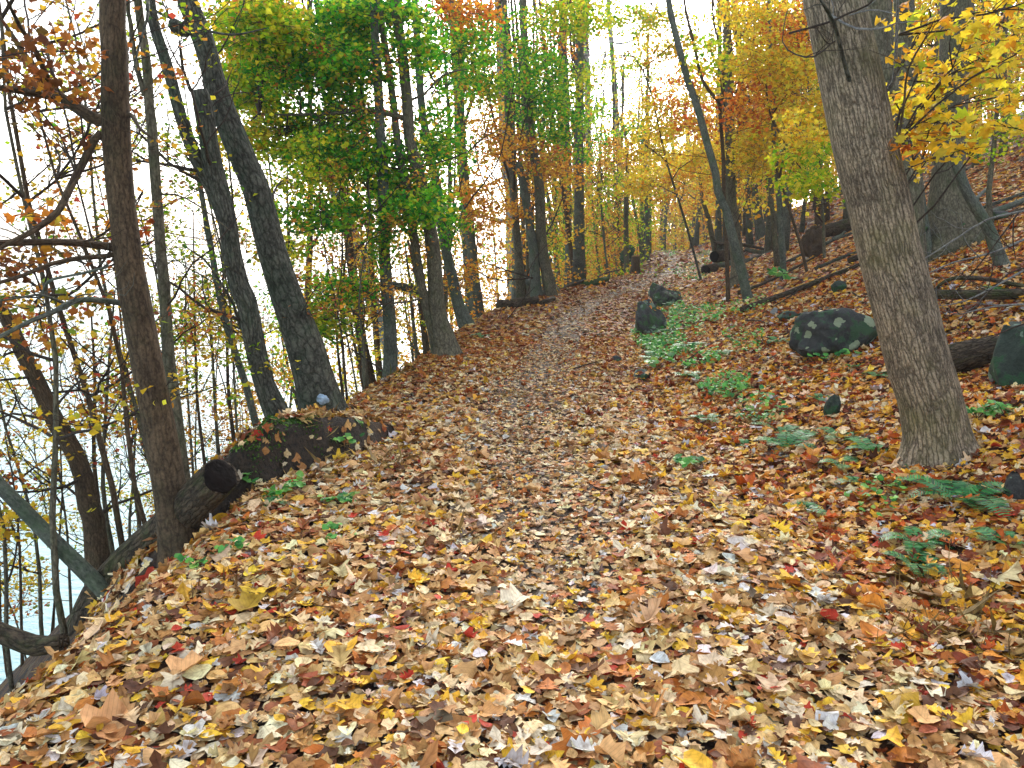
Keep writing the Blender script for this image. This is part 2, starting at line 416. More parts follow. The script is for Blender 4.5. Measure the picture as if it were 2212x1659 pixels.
# ------------------------------------------------------------------ foliage
def spray(lv, tw, cen, rad, n, size, palette, tmpl, tilt=None, flat=.2, src=None, twr=.004, var=.16):
    """a roughly level fan of leaves on a twig"""
    a = rng.uniform(0, 2 * np.pi) if tilt is None else tilt
    m = np.array([rng.normal(0, .22), rng.normal(0, .22), 1.0]); m /= np.linalg.norm(m)
    ax = np.array([math.cos(a), math.sin(a), 0]); ax -= m * (ax @ m); ax /= np.linalg.norm(ax); ay = np.cross(m, ax)
    u = rng.uniform(-1, 1, n); v = rng.normal(0, .38, n) * (1.05 - np.abs(u) * .6)
    pos = cen + rad * (u[:, None] * ax + v[:, None] * ay) + rng.normal(0, flat * rad, n)[:, None] * m
    pos[:, 2] -= .10 * rad * (u ** 2)
    nr = m[None] + rng.normal(0, .5 if tmpl is T_MAPLE else .85, (n, 3))
    lv.add(tmpl, pos, nr, size * rng.uniform(.6, 1.25, n), pick(palette, n, var), .35, .3)
    if tw is not None:
        k = 5; t = np.linspace(-1, 1, k)[:, None]
        ln = cen + rad * t * ax; ln[:, 2] -= .1 * rad * (t[:, 0] ** 2) + .01
        tw.add(ln, np.linspace(twr, twr * .4, k), 3, cap=False)
        for _ in range(2):
            i = rng.uniform(-.5, .6); e = cen + rad * ((i + .35) * ax + rng.choice([-1, 1]) * .5 * ay)
            s0 = cen + rad * i * ax; s0[2] -= .01
            tw.add(np.array([s0, (s0 + e) / 2 + rng.normal(0, .03 * rad, 3), e]), [twr * .7, twr * .5, twr * .3], 3, cap=False)

def connect(tw, a, b, r0, r1, sag=.08, sides=4):
    d = np.linalg.norm(b - a); k = max(4, int(d / .35))
    t = np.linspace(0, 1, k)
    w = rng.normal(0, .05 * d, (3, 3))
    pts = a + (b - a) * t[:, None]
    for j, f in enumerate((1, 2, 3)): pts = pts + np.sin(np.pi * f * t)[:, None] * w[j] * (.7 if f == 1 else .25)
    pts[:, 2] += np.sin(np.pi * t) * sag * d
    tw.add(pts, np.linspace(r0, r1, k), sides, cap=False)
    return pts

def px_crown(lv, tw, spine, clusters):
    """clusters: (cx, cy, rx, ry, depth, thick, n, palette, size[, template]) in picture units; the crown is a real volume"""
    for c in clusters:
        cx, cy, rx, ry, dep, thick, n, pn, size = c[:9]
        tmpl = c[9] if len(c) > 9 else T_BENT
        per = 8 if tmpl is T_MAPLE else 26; n = n if tmpl is T_MAPLE else int(n * (DENS if dep > 8 else .8))
        m = max(1, int(n / per))
        cen0 = P(cx, cy, dep)
        hub = None
        if spine is not None and len(spine):
            dd = np.linalg.norm(spine - (cen0 - np.array([0, 0, .5])), axis=1); sp_ = spine[int(np.argmin(dd))]
            hub = connect(tw, sp_, cen0, (.006 if dep < 6.5 else .014) + .0012 * np.linalg.norm(cen0 - sp_), .004, .06)
        for i in range(m):
            th = rng.uniform(0, 2 * np.pi); r = math.sqrt(rng.uniform(0, 1)) * .95
            dp = dep + rng.uniform(-1, 1) * thick
            ce = P(cx + rx * r * math.cos(th), cy + ry * r * math.sin(th), dp)
            if tmpl is not T_MAPLE and noise(ce[0] * 1.3 + 3, ce[1] * .6, ce[2] * 1.6) < -.36: continue
            rad = rng.uniform(3.2, 6.0) * size * (.55 if tmpl is T_MAPLE else 1)
            if hub is not None and (i % 2 == 0) and (dep > 7 or i % 4 == 0):
                j = rng.integers(len(hub) // 2, len(hub))
                connect(tw, hub[j], ce, .006, .003, .02, 3)
            spray(lv, tw if i % 2 else None, ce, rad, per, size, PALS[pn], tmpl)

def grow(tw, lv, start, d, length, r, level, spec, tips=None):
    """a branch that forks; spec: dict(leaf palette, leaf n, size, tmpl)"""
    k = 5 + (level < 2) * 3
    pts = [np.array(start, float)]; dd = np.array(d, float) / np.linalg.norm(d)
    seg = length / (k - 1)
    for i in range(k - 1):
        dd = dd + rng.normal(0, spec.get('wig', .12), 3) + np.array([0, 0, spec.get('up', .05)]); dd /= np.linalg.norm(dd)
        pts.append(pts[-1] + dd * seg)
    pts = np.array(pts)
    tw.add(pts, np.linspace(r, r * .45, k), 3 if level > 1 else 5, cap=False)
    if level >= spec['levels'] - 1:
        if lv is not None and rng.uniform() < spec.get('leafp', 1):
            n = spec['n']; sz = spec['size']
            i = rng.integers(0, k, n); ps = pts[i] + rng.normal(0, sz * 1.4, (n, 3)) * np.array([1, 1, .5])
            nr = np.array([0, 0, 1.0]) + rng.normal(0, .5, (n, 3))
            lv.add(spec.get('tmpl', T_BENT), ps, nr, sz * rng.uniform(.6, 1.2, n), pick(spec['pal'], n), .3, .3)
        return
    nb = spec.get('nb', 4)
    for b in range(nb):
        i = rng.integers(1, k)
        a = rng.normal(0, 1, 3); a[2] = abs(a[2]) * .4; a -= dd * (a @ dd); a /= np.linalg.norm(a)
        nd = dd * .75 + a * rng.uniform(.5, 1.0)
        grow(tw, lv, pts[i], nd, length * rng.uniform(.4, .65), r * .5, level + 1, spec)

# ------------------------------------------------------------------ trees traced from the picture
def stem3d(pts, ws, dep, dep_top=None, extend_down=True, extend_up=0.0):
    """picture polyline (base first) + widths -> 3D points and radii, standing on the terrain"""
    n = len(pts); ws = np.interp(np.linspace(0, 1, n), np.linspace(0, 1, len(ws)), ws)
    d = np.linspace(dep, dep_top if dep_top else dep, n)
    X = np.array([P(p[0], p[1], dd) for p, dd in zip(pts, d)])
    R = np.array([w / 2 * pxm(x) for w, x in zip(ws, X)])
    if extend_down:
        v = X[0] - X[1]; v = v / abs(v[2] + 1e-6); v[2] = -1
        g = X[0].copy(); i = 0
        add = []
        while g[2] > gz(g[0], g[1]) - .12 and i < 400:
            g = g + v * .05; i += 1
            v[0] *= .996; v[1] *= .99
            if i % 8 == 0: add.append(g.copy())
        add.append(g)
        X = np.vstack([np.array(add[::-1]), X]); R = np.concatenate([np.full(len(add), R[0]) * np.linspace(1.06, 1, len(add)), R])
    if extend_up > 0:
        v = X[-1] - X[-2]; v /= np.linalg.norm(v); v[2] += .3; v /= np.linalg.norm(v)
        k = 5; ex = [X[-1] + v * extend_up * (i + 1) / k + rng.normal(0, .1, 3) for i in range(k)]
        X = np.vstack([X, ex]); R = np.concatenate([R, R[-1] * np.linspace(.85, .15, k)])
    return X, R

def ground_depth(px, py): return float(G(px, py)[1])

def traced_tree(name, label, pts, ws, dep=None, bark=B_MID, limbs=(), crown=(), ext=4.0, flare=.2, sides=None,
                dep_top=None, group=None, extra=(), top=None, rough=.05, twigmat=None, cat='tree', down=True, bare=0):
    if dep is None: dep = ground_depth(*pts[0])
    X, R = stem3d(pts, ws, dep, dep_top, down, ext)
    step = max(.12, dep * .03)
    S, ts = spline(X, step); RR = np.interp(ts, np.arange(len(R)), R)
    base = S[0].copy(); base[2] = gz(base[0], base[1])
    t = thing(name, label, cat, base, group)
    near = dep < 9
    sd = sides or (28 if near else (14 if dep < 20 else 8))
    tb = Tubes(); tb.add(S, RR, sd, rough, seed=float(rng.uniform(0, 9)), flare=flare)
    tr = tb.build('trunk', bark, t)
    for st in extra:      # extra stems (forked or twin trunks)
        epts, ews = st[0], st[1]; edep = st[2] if len(st) > 2 else dep
        attach = st[3] if len(st) > 3 else False
        edep = edep or dep
        EX, ER = stem3d(epts, ews, edep, None, not attach, ext if epts[-1][1] < 12 else 0)
        if attach:
            j = int(np.argmin(np.linalg.norm(S - EX[0], axis=1))); EX = np.vstack([S[j], EX]); ER = np.concatenate([[ER[0]], ER])
        ES, ets = spline(EX, step); eb = Tubes()
        eb.add(ES, np.interp(ets, np.arange(len(ER)), ER), sd, rough, seed=float(rng.uniform(0, 9)), flare=None if attach else flare * .6)
        eb.build('stem', bark, t)
    spine = [S]
    for lm in limbs:
        lp, lw = lm[0], lm[1]; ld = lm[2] if len(lm) > 2 else dep
        mt = lm[3] if len(lm) > 3 else bark
        lpts = np.array([P(a, b, dd) for (a, b), dd in zip(lp, np.linspace(dep, ld, len(lp)))])
        j = int(np.argmin(np.linalg.norm(S - lpts[0], axis=1)))
        if len(lm) <= 4: lpts = np.vstack([S[j], lpts])
        LS, lts = spline(lpts, step * .7)
        lw_ = np.interp(lts, np.linspace(0, len(lpts) - 1, len(lw)), lw)
        rr = np.array([w / 2 * pxm(x) for w, x in zip(lw_, LS)])
        rr *= np.clip((len(rr) - np.arange(len(rr))) / (len(rr) * .2), .25, 1)
        lb = Tubes(); lb.add(LS, rr, 10 if near else 6, .06, seed=float(rng.uniform(0, 9)))
        # side twigs
        for _ in range(int(len(LS) * .25)):
            i = rng.integers(1, len(LS)); dr = rng.normal(0, 1, 3); dr[1] *= .5; dr[2] = abs(dr[2]) * .5
            grow(lb, None, LS[i], dr, rng.uniform(.3, .8) * dep * .1, max(.003, rr[i] * .3), 1, dict(levels=3, nb=2, wig=.2))
        lb.build('limb', mt, t); spine.append(LS)
    spine_all = np.concatenate(spine)
    lv, tw = Leaves(), Tubes()
    if len(crown): px_crown(lv, tw, spine_all, crown)
    for _ in range(bare):
        i = rng.integers(len(S) // 4, len(S)); dr = rng.normal(0, 1, 3); dr[2] = abs(dr[2]) * .6
        grow(tw, None, S[i], dr, rng.uniform(.08, .2) * dep, max(.004, RR[i] * .2), 0, dict(levels=3, nb=3, wig=.18))
    if top:   # the part of the crown above the picture
        pn, nn = top
        for _ in range(nn):
            c = S[-1] + rng.normal(0, 1, 3) * np.array([1.6, 1.6, .9]) + np.array([0, 0, .4])
            if c[2] < CAM[2] + max(1.0, c[1] * .36) + .4: continue
            connect(tw, S[-rng.integers(1, 4)], c, .02, .008, .05)
            for q in range(4):
                cc = c + rng.normal(0, .5, 3)
                spray(lv, None, cc, .5, 22, .11, PALS[pn], T_BENT)
    tw.build('branches', twigmat or B_TWIG, t)
    lv.build('foliage', M_LEAF, t)
    return t

# ================================================================== SETTING
def grid_lines(segs):
    out = []
    for a, b, s in segs:
        n = max(1, int(round((b - a) / s))); out += list(np.linspace(a, b, n, endpoint=False))
    out.append(segs[-1][1]); return np.array(out)
gx = grid_lines([(-420, -60, 30), (-60, -24, 3), (-24, -10, .6), (-10, -4, .15), (-4, 6, .055), (6, 16, .16), (16, 40, .6), (40, 120, 3), (120, 620, 25)])
gy = grid_lines([(-120, -10, 10), (-10, 0, 1), (0, 1.6, .2), (1.6, 12, .055), (12, 24, .14), (24, 60, .5), (60, 160, 3), (160, 700, 30)])
XX, YY = np.meshgrid(gx, gy, indexing='ij')
ZZ = hgt(XX, YY)
nx, ny = XX.shape
V = np.stack([XX, YY, ZZ], -1).reshape(-1, 3)
ii = (np.arange(nx - 1)[:, None] * ny + np.arange(ny - 1)[None])
Qd = np.stack([ii, ii + ny, ii + ny + 1, ii + 1], -1).reshape(-1)
# real differences of the ground itself: worn trail, bare soil of the bank cut
midx = (ledge(YY) + redge(YY)) / 2 + .2
track = np.exp(-((XX - midx) / .34) ** 2) * sstep(.5, 2, YY) * sstep(55, 30, YY)
bk, s_, a_ = bank(XX, YY)
soil = sstep(-.06, .0, s_) * sstep(.24, .12, s_) * sstep(-1.8, -.4, a_) * sstep(1.6, 1.1, a_) * sstep(11, 8, YY)
MK = np.stack([track, soil, 0 * soil, 1 + 0 * soil], -1).reshape(-1, 4)

gm, nt, out = newmat('leafy_forest_floor')
tc = N(nt, 'ShaderNodeTexCoord')
def vor_leaf(scale, seedloc):
    mp = N(nt, 'ShaderNodeMapping'); mp.inputs['Location'].default_value = seedloc; mp.inputs['Scale'].default_value = (1, 1, 1)
    nt.links.new(tc.outputs['Object'], mp.inputs['Vector'])
    nz = N(nt, 'ShaderNodeTexNoise', Scale=scale * .9, Detail=3.0); nt.links.new(mp.outputs[0], nz.inputs['Vector'])
    vm = N(nt, 'ShaderNodeVectorMath', operation='MULTIPLY_ADD'); nt.links.new(nz.outputs['Color'], vm.inputs[0])
    vm.inputs[1].default_value = (1.1 / scale,) * 3; nt.links.new(mp.outputs[0], vm.inputs[2])
    v = N(nt, 'ShaderNodeTexVoronoi', Scale=scale); nt.links.new(vm.outputs[0], v.inputs['Vector'])
    return v
v1 = vor_leaf(13, (0, 0, 0))
sep = N(nt, 'ShaderNodeSeparateColor'); nt.links.new(v1.outputs['Color'], sep.inputs[0])
lr = ramp(nt, [(0, lin((70, 40, 24))), (.2, lin((120, 66, 30))), (.38, lin((150, 92, 46))), (.55, lin((176, 130, 78))), (.7, lin((190, 146, 60))), (.85, lin((140, 72, 34))), (.95, lin((196, 176, 140)))], 'CONSTANT')
nt.links.new(sep.outputs[0], lr.inputs[0])
edge = ramp(nt, [(.0, (1, 1, 1)), (.06, (.75, .75, .75)), (.12, (.22, .2, .18))])
nt.links.new(v1.outputs['Distance'], edge.inputs[0])
leafc = mixc(nt, 1, lr.outputs[0], edge.outputs[0], 'MULTIPLY')
ns = N(nt, 'ShaderNodeTexNoise', Scale=30.0, Detail=8.0, Roughness=.7); nt.links.new(tc.outputs['Object'], ns.inputs['Vector'])
sr = ramp(nt, [(.38, lin((20, 16, 12))), (.62, lin((66, 54, 40)))]); nt.links.new(ns.outputs['Fac'], sr.inputs[0])
gr = ramp(nt, [(.35, lin((74, 68, 62))), (.65, lin((132, 122, 110)))]); nt.links.new(ns.outputs['Fac'], gr.inputs[0])
mk = N(nt, 'ShaderNodeAttribute', attribute_name='mask'); sm = N(nt, 'ShaderNodeSeparateColor'); nt.links.new(mk.outputs['Color'], sm.inputs[0])
mth = N(nt, 'ShaderNodeMath', operation='MULTIPLY'); nt.links.new(sm.outputs[0], mth.inputs[0]); mth.inputs[1].default_value = .5
c = mixc(nt, mth.outputs[0], leafc, gr.outputs[0]); c = mixc(nt, sm.outputs[1], c, sr.outputs[0])
b = N(nt, 'ShaderNodeBsdfPrincipled', Roughness=.8); nt.links.new(c, b.inputs['Base Color'])
bp = N(nt, 'ShaderNodeBump', Strength=.6, Distance=.02); nt.links.new(sep.outputs[1], bp.inputs['Height'])
bp2 = N(nt, 'ShaderNodeBump', Strength=.9, Distance=.05); nt.links.new(ns.outputs['Fac'], bp2.inputs['Height']); nt.links.new(bp.outputs[0], bp2.inputs['Normal'])
nt.links.new(bp2.outputs[0], b.inputs['Normal']); nt.links.new(b.outputs[0], out.inputs[0])
g = make_mesh('ground', V, Qd, np.full(len(Qd) // 4, 4), gm, attrs={'mask': ('FLOAT_COLOR', MK)})
g['kind'] = 'structure'

# lake
lm_, nt, out = newmat('lake_water')
b = N(nt, 'ShaderNodeBsdfPrincipled', Roughness=.12); b.inputs['Base Color'].default_value = (.22, .42, .46, 1)
b.inputs['IOR'].default_value = 1.33; b.inputs['Specular IOR Level'].default_value = 1.0
tc = N(nt, 'ShaderNodeTexCoord'); mp = N(nt, 'ShaderNodeMapping'); mp.inputs['Scale'].default_value = (.9, 2.4, 1); mp.inputs['Rotation'].default_value = (0, 0, .5)
nt.links.new(tc.outputs['Object'], mp.inputs['Vector'])
nz = N(nt, 'ShaderNodeTexNoise', Scale=1.6, Detail=6.0, Roughness=.6); nt.links.new(mp.outputs[0], nz.inputs['Vector'])
bp = N(nt, 'ShaderNodeBump', Strength=.8, Distance=.12); nt.links.new(nz.outputs['Fac'], bp.inputs['Height'])
nt.links.new(bp.outputs[0], b.inputs['Normal']); nt.links.new(b.outputs[0], out.inputs[0])
LZ = -8.6
lk = make_mesh('lake_water', [(-2600, -400, LZ), (40, -400, LZ), (40, 2600, LZ), (-2600, 2600, LZ)], [0, 1, 2, 3], [4], lm_)
lk['kind'] = 'structure'

# ================================================================== LEAF LITTER
LIT_BASE = pal([((208, 172, 116), 7), ((230, 208, 164), 5.5), ((178, 132, 80), 5), ((186, 116, 52), 2.4), ((232, 186, 60), 3.6), ((150, 86, 50), 1.8), ((100, 66, 46), 1.6), ((206, 206, 208), 1.2), ((232, 222, 196), 2), ((178, 60, 40), .6)])
LIT_TRACK = pal([((208, 178, 128), 6), ((226, 206, 168), 5), ((170, 126, 82), 5), ((120, 104, 90), 3), ((180, 112, 56), 3), ((204, 200, 190), .8)])
LIT_RUST = pal([((188, 120, 52), 5), ((160, 84, 36), 5), ((206, 152, 72), 4), ((126, 60, 32), 3), ((216, 178, 90), 2.5), ((220, 196, 150), 1.5)])
LIT_RIGHT = pal([((206, 140, 54), 4.5), ((222, 172, 52), 4.5), ((184, 92, 36), 4), ((214, 176, 120), 4), ((132, 64, 36), 3.5), ((228, 206, 164), 3), ((90, 52, 36), 2), ((190, 188, 196), .6)])
litter = Leaves(True)
def normal_at(x, y, e=.05):
    dx = (hgt(x + e, y) - hgt(x - e, y)) / (2 * e); dy = (hgt(x, y + e) - hgt(x, y - e)) / (2 * e)
    n = np.stack([-dx, -dy, np.ones_like(x)], 1); return n / np.linalg.norm(n, axis=1)[:, None]
def scatter(x0f, x1f, y0, y1, dens, size, tmpls, tilt, thick, curl=1.0, stretch=0):
    ys = rng.uniform(y0, y1, int(dens * (y1 - y0) * 22)); 
    xs = rng.uniform(-6, 16, len(ys)) if y1 < 31 else rng.uniform(-10, 34, len(ys))
    if y1 >= 31: ys = ys[:len(ys)]; 
    keep = (xs > x0f(ys)) & (xs < x1f(ys))
    xs, ys = xs[keep], ys[keep]
    L, R = ledge(ys), redge(ys)
    bkk, s_, a_ = bank(xs, ys)
    soil = (s_ > -.03) & (s_ < .20) & (a_ > -1.5) & (a_ < 1.5) & (ys < 10)
    keep = ~(soil & (rng.uniform(0, 1, len(xs)) < .82))
    xs, ys, L, R = xs[keep], ys[keep], L[keep], R[keep]
    n = len(xs)
    mid = (L + R) / 2 + .2
    tr = np.exp(-((xs - mid) / np.interp(ys, [8, 20], [.42, .26])) ** 2) * sstep(2, 5, ys)
    keep = rng.uniform(0, 1, n) > tr * .2 * sstep(6, 9, ys)
    xs, ys, L, R, tr = xs[keep], ys[keep], L[keep], R[keep], tr[keep]; n = len(xs)
    nr = normal_at(xs, ys)
    onp = (xs > L + .15) & (xs < R - .1)
    col = pick(LIT_BASE, n)
    c2 = pick(LIT_TRACK, n); c3 = pick(LIT_RUST, n); c4 = pick(LIT_RIGHT, n)
    u = rng.uniform(0, 1, n)
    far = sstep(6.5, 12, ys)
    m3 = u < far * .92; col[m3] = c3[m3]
    u2 = rng.uniform(0, 1, n)
    core = np.exp(-((xs - mid[keep] if False else xs - ((L + R) / 2 + .15)) / .9) ** 2) * sstep(2.5, 5, ys) * sstep(14, 8, ys)
    m5 = u2 < core * .45; col[m5] = c2[m5]
    m2 = u2 < tr * .8; col[m2] = c2[m2]
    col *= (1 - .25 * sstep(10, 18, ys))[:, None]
    m4 = (xs > R - .2) & (rng.uniform(0, 1, n) < .85); col[m4] = c4[m4]
    # patches
    pn = noise(xs * .8, ys * .8, 7.7); col *= (1 + .16 * pn)[:, None]
    sz = size * np.clip(np.exp(rng.normal(0, .32, n)), .4, 1.55) * np.where(tr > .4, .72, 1.0)
    z = hgt(xs, ys) + rng.uniform(0.002, thick, n) * np.where(tr > .4, .5, 1)
    pos = np.stack([xs, ys, z], 1)
    tl = np.where(onp, tilt * .75, tilt * 1.15) * np.where(tr > .4, .6, 1)
    nr = nr + rng.normal(0, 1, (n, 3)) * tl[:, None]; nr[:, 2] = np.abs(nr[:, 2]) + .15
    k = rng.choice(len(tmpls), n, p=[t[1] for t in tmpls])
    for i, (t, w) in enumerate(tmpls):
        q = k == i
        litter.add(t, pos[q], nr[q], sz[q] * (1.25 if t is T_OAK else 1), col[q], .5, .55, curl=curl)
NEAR = [(T_MAPLE, .25), (T_OAK, .2), (T_OVAL, .3), (T_TULIP, .25)]
MID = [(T_STAR, .4), (T_LITE, .35), (T_OAK, .25)]
FARL = [(T_BENT, 1.0)]
lo = lambda k: (lambda y: ledge(y) - k)
scatter(lambda y: np.maximum(ledge(y) - 1.3, -.95 * y - .4), lambda y: .85 * y + .4, 1.7, 4.6, 1400, .056, NEAR, .2, .04, .7)
scatter(lambda y: np.maximum(ledge(y) - 1.1, -.7 * y - .3), lambda y: .72 * y + .4, 4.6, 7.5, 1050, .059, NEAR, .21, .04, .8)
scatter(lambda y: ledge(y) - .9, lambda y: .70 * y + .4, 7.5, 13, 760, .064, MID, .2, .035, .8)
scatter(lambda y: ledge(y) - .9, lambda y: np.minimum(.70 * y + .4, redge(y) + 9), 13, 22, 330, .088, FARL, .16, .04, .7)
scatter(lambda y: ledge(y) - .9, lambda y: np.minimum(.68 * y + .4, redge(y) + 11), 22, 30.9, 170, .125, FARL, .15, .05, .7)
scatter(lambda y: ledge(y) - .9, lambda y: np.minimum(.7 * y, redge(y) + 16), 31, 62, 34, .22, FARL, .2, .06, .7)
scatter(lambda y: np.maximum(ledge(y) - 1.2, -.95 * y - .4), lambda y: .85 * y + .4, 1.7, 7.5, 60, .088, [(T_MAPLE, .35), (T_OAK, .3), (T_TULIP, .2), (T_OVAL, .15)], .2, .055, .8)
# a few leaves caught on the soil face and hanging over the edge
o = litter.build('fallen_leaves', M_LITTER); o['kind'] = 'stuff'; o['label'] = 'thick carpet of fallen tan, orange, yellow and rust coloured leaves covering trail and slopes'
o['category'] = 'leaf litter'

# ================================================================== TREES ON THE LEFT
fol_red = [(90, 110, 95, 60, 4.3, .5, 170, 'rust', .05, T_STAR), (60, 200, 70, 70, 4.6, .6, 170, 'rust', .05, T_STAR),
           (160, 170, 45, 60, 4.6, .4, 110, 'rust', .05, T_STAR), (120, 300, 90, 30, 4.6, .5, 90, 'rust', .05, T_STAR),
           (120, 480, 110, 50, 4.9, .5, 90, 'orange', .055, T_STAR), (40, 560, 60, 50, 5.0, .5, 120, 'rust', .055, T_STAR),
           (100, 660, 110, 60, 5.6, .8, 170, 'mixed', .06, T_STAR), (60, 760, 80, 60, 6.0, .8, 150, 'mixed', .06, T_STAR)]
traced_tree('maple_tree', 'dark brown trunk nearest on the left, its bare branches reaching out over the lake', [(392, 1205), (372, 1090), (350, 960), (328, 840), (305, 720), (285, 600), (268, 480), (257, 380), (249, 250), (247, 120), (244, -30)],
            [82, 72, 68, 65, 62, 58, 55, 54, 56, 54, 54], bark=B_BROWN, ext=5, flare=.12, rough=.07,
            limbs=[([(212, 260), (170, 235), (125, 205), (100, 178), (62, 130), (25, 75), (-20, 5)], [30, 24, 14, 9]),
                   ([(110, 188), (78, 112), (45, 60), (10, -10)], [14, 7], 4.0, B_BROWN, 0),
                   ([(125, 212), (75, 201), (0, 190), (-60, 185)], [18, 11], 4.0, B_BROWN, 0),
                   ([(215, 290), (185, 340), (147, 415), (125, 457), (75, 497), (20, 525), (-40, 560)], [20, 15, 9], 3.9),
                   ([(230, 532), (170, 525), (100, 523), (0, 525), (-60, 530)], [20, 15, 14], 3.9),
                   ([(232, 553), (175, 557), (112, 570), (50, 595), (0, 610), (-50, 625)], [12, 10, 7], 3.8),
                   ([(250, 653), (200, 647), (155, 652), (120, 672), (70, 692), (0, 727), (-40, 750)], [13, 12, 8], 3.8, B_PALE),
                   ([(138, 655), (92, 637), (60, 640), (0, 650)], [7, 4], 3.8, B_PALE, 0),
                   ([(92, 637), (100, 615), (115, 603), (180, 590), (235, 575)], [7, 5], 4.2, B_PALE, 0),
                   ([(285, 250), (300, 275), (330, 300)], [12, 5], 4.3),
                   ([(320, 0), (318, 40), (300, 100), (285, 165)], [8, 3], 4.2, B_DARK, 0)],
            crown=fol_red, top=('rust', 6))
traced_tree('tree', 'slim dark olive trunk immediately right of the near brown trunk', [(392, 985), (382, 905), (372, 830), (367, 800), (360, 715), (355, 615), (347, 540), (342, 465), (335, 375), (328, 275), (322, 225), (320, 175), (312, 100), (295, -20)],
            [24, 26, 24, 22, 22, 20, 17], dep=5.6, bark=B_MID, extra=[([(312, 205), (292, 125), (282, 50), (276, -20)], [12, 8], 5.6, True)],
            limbs=[([(378, 420), (430, 445), (500, 500)], [5, 3], 5.9)], crown=[(330, 480, 60, 60, 6.0, .5, 60, 'orange', .055, T_STAR)], bare=5)
traced_tree('tree', 'rough brown trunk broken off at its top, against the big dark leaning trunk', [(600, 895), (572, 830), (550, 740), (533, 655), (516, 615), (501, 540), (488, 465), (465, 375), (450, 300), (438, 225), (432, 195)],
            [50, 42, 42, 44, 42, 40, 40, 40, 38, 38, 30], dep=7.0, bark=B_DARK, ext=0, rough=.12,
            extra=[([(492, 500), (470, 440), (440, 372), (412, 312), (390, 250), (370, 175), (347, 100), (332, 50), (322, -20)], [26, 28, 26, 24, 22], 7.0, True)],
            limbs=[([(520, 710), (505, 660), (470, 600), (440, 560), (395, 530)], [7, 4], 6.6)], bare=7)
traced_tree('tree', 'thick dark leaning trunk with deep bark furrows at the path edge on the left', [(690, 866), (660, 752), (619, 640), (587, 540), (556, 415), (530, 355), (501, 285), (474, 215), (457, 150), (438, 85), (412, 20), (400, -30)],
            [84, 80, 68, 62, 60, 56, 55, 52, 46, 46, 44, 44], dep=7.6, bark=B_DARK, ext=6, flare=.2, rough=.05,
            limbs=[([(395, 65), (380, 60), (372, 45)], [34, 26], None or 7.5), ([(425, 60), (500, 75), (580, 60)], [8, 3], 6.5),
                   ([(640, 700), (670, 640), (700, 600)], [4, 2], 7.0)],
            crown=[(620, 380, 60, 50, 9.5, .6, 200, 'lime', .055)], top=('green', 8))
traced_tree('tree', 'thin blue green stem between the two thick leaning trunks and the slim olive one', [(550, 905), (530, 829), (505, 752), (482, 677), (470, 615), (457, 540), (445, 477), (435, 415), (422, 362), (405, 310)],
            [16, 15, 14, 13, 12, 10, 7], dep=8.5, bark=B_PALE, ext=0, crown=[(480, 600, 50, 60, 8.8, .6, 130, 'green', .055), (500, 700, 60, 60, 8.8, .5, 90, 'yellow', .05)], bare=12)
traced_tree('tree', 'crooked dark trunk low on the lakeside slope at the far left', [(210, 1185), (203, 1120), (192, 1092), (180, 1030), (162, 980), (132, 930), (107, 887), (75, 815), (47, 760), (20, 697), (-10, 650)],
            [44, 42, 40, 38, 36, 32, 30, 24], dep=6.6, bark=B_BROWN, ext=0, rough=.15, bare=8,
            crown=[(60, 780, 90, 70, 6.8, .8, 300, 'yellow', .055, T_STAR), (150, 870, 100, 70, 7.2, .8, 260, 'mixed', .055), (40, 980, 80, 70, 7.0, .8, 240, 'mixed', .055)])
traced_tree('tree', 'smooth grey green trunk leaning out over the water, low at the left edge', [(152, 1203), (100, 1152), (50, 1100), (0, 1050), (-60, 990)],
            [33, 32, 30, 28], dep=4.9, bark=B_PALE, ext=1.0, flare=.05, crown=[(30, 1120, 60, 50, 5.6, .5, 120, 'yellow', .06, T_STAR)])

# slender stems on the slope in front of the water
slope = [((225, 1180), (203, 1000), (205, 830), 11, 7.5, 'straight dark stem, left one of a pair on the slope by the water'),
         ((240, 1175), (222, 1050), (232, 829), 11, 7.8, 'wavy dark stem, right one of a pair on the slope by the water'),
         ((305, 1150), (280, 990), (268, 850), 7, 8.5, 'thin wavy stem just left of the near brown trunk over the lake'),
         ((470, 960), (462, 830), (455, 700), 8, 11, 'thin grey stem behind the stem between the leaning trunks'),
         ((505, 950), (492, 830), (490, 690), 9, 9.5, 'slim upright stem just left of the foot of the broken trunk'),
         ((415, 990), (405, 850), (400, 700), 6, 10, 'spindly stem over bright water right of the slim olive trunk'),
         ((440, 985), (425, 850), (420, 640), 7, 9, 'spindly stem above the sawn end of the fallen log'),
         ((150, 1250), (145, 1150), (125, 1000), 6, 7, 'thin stem rising beside the grey green leaning trunk'),
         ((45, 1300), (42, 1180), (30, 1050), 6, 6.5, 'thin stem low at the left edge in front of the lake'),
         ((790, 835), (785, 740), (772, 640), 14, 14, 'dark upright trunk right of the big leaning trunk with yellow sprays'),
         ((740, 850), (730, 760), (722, 640), 7, 13, 'slim stem a little right of the foot of the thick leaning trunk'),
         ((905, 800), (893, 700), (885, 610), 10, 15, 'slim pale stem in the bright gap left of the twin stemmed maple'),
         ((925, 780), (912, 690), (900, 600), 16, 16, 'grey trunk close behind the twin stemmed maple on its left')]
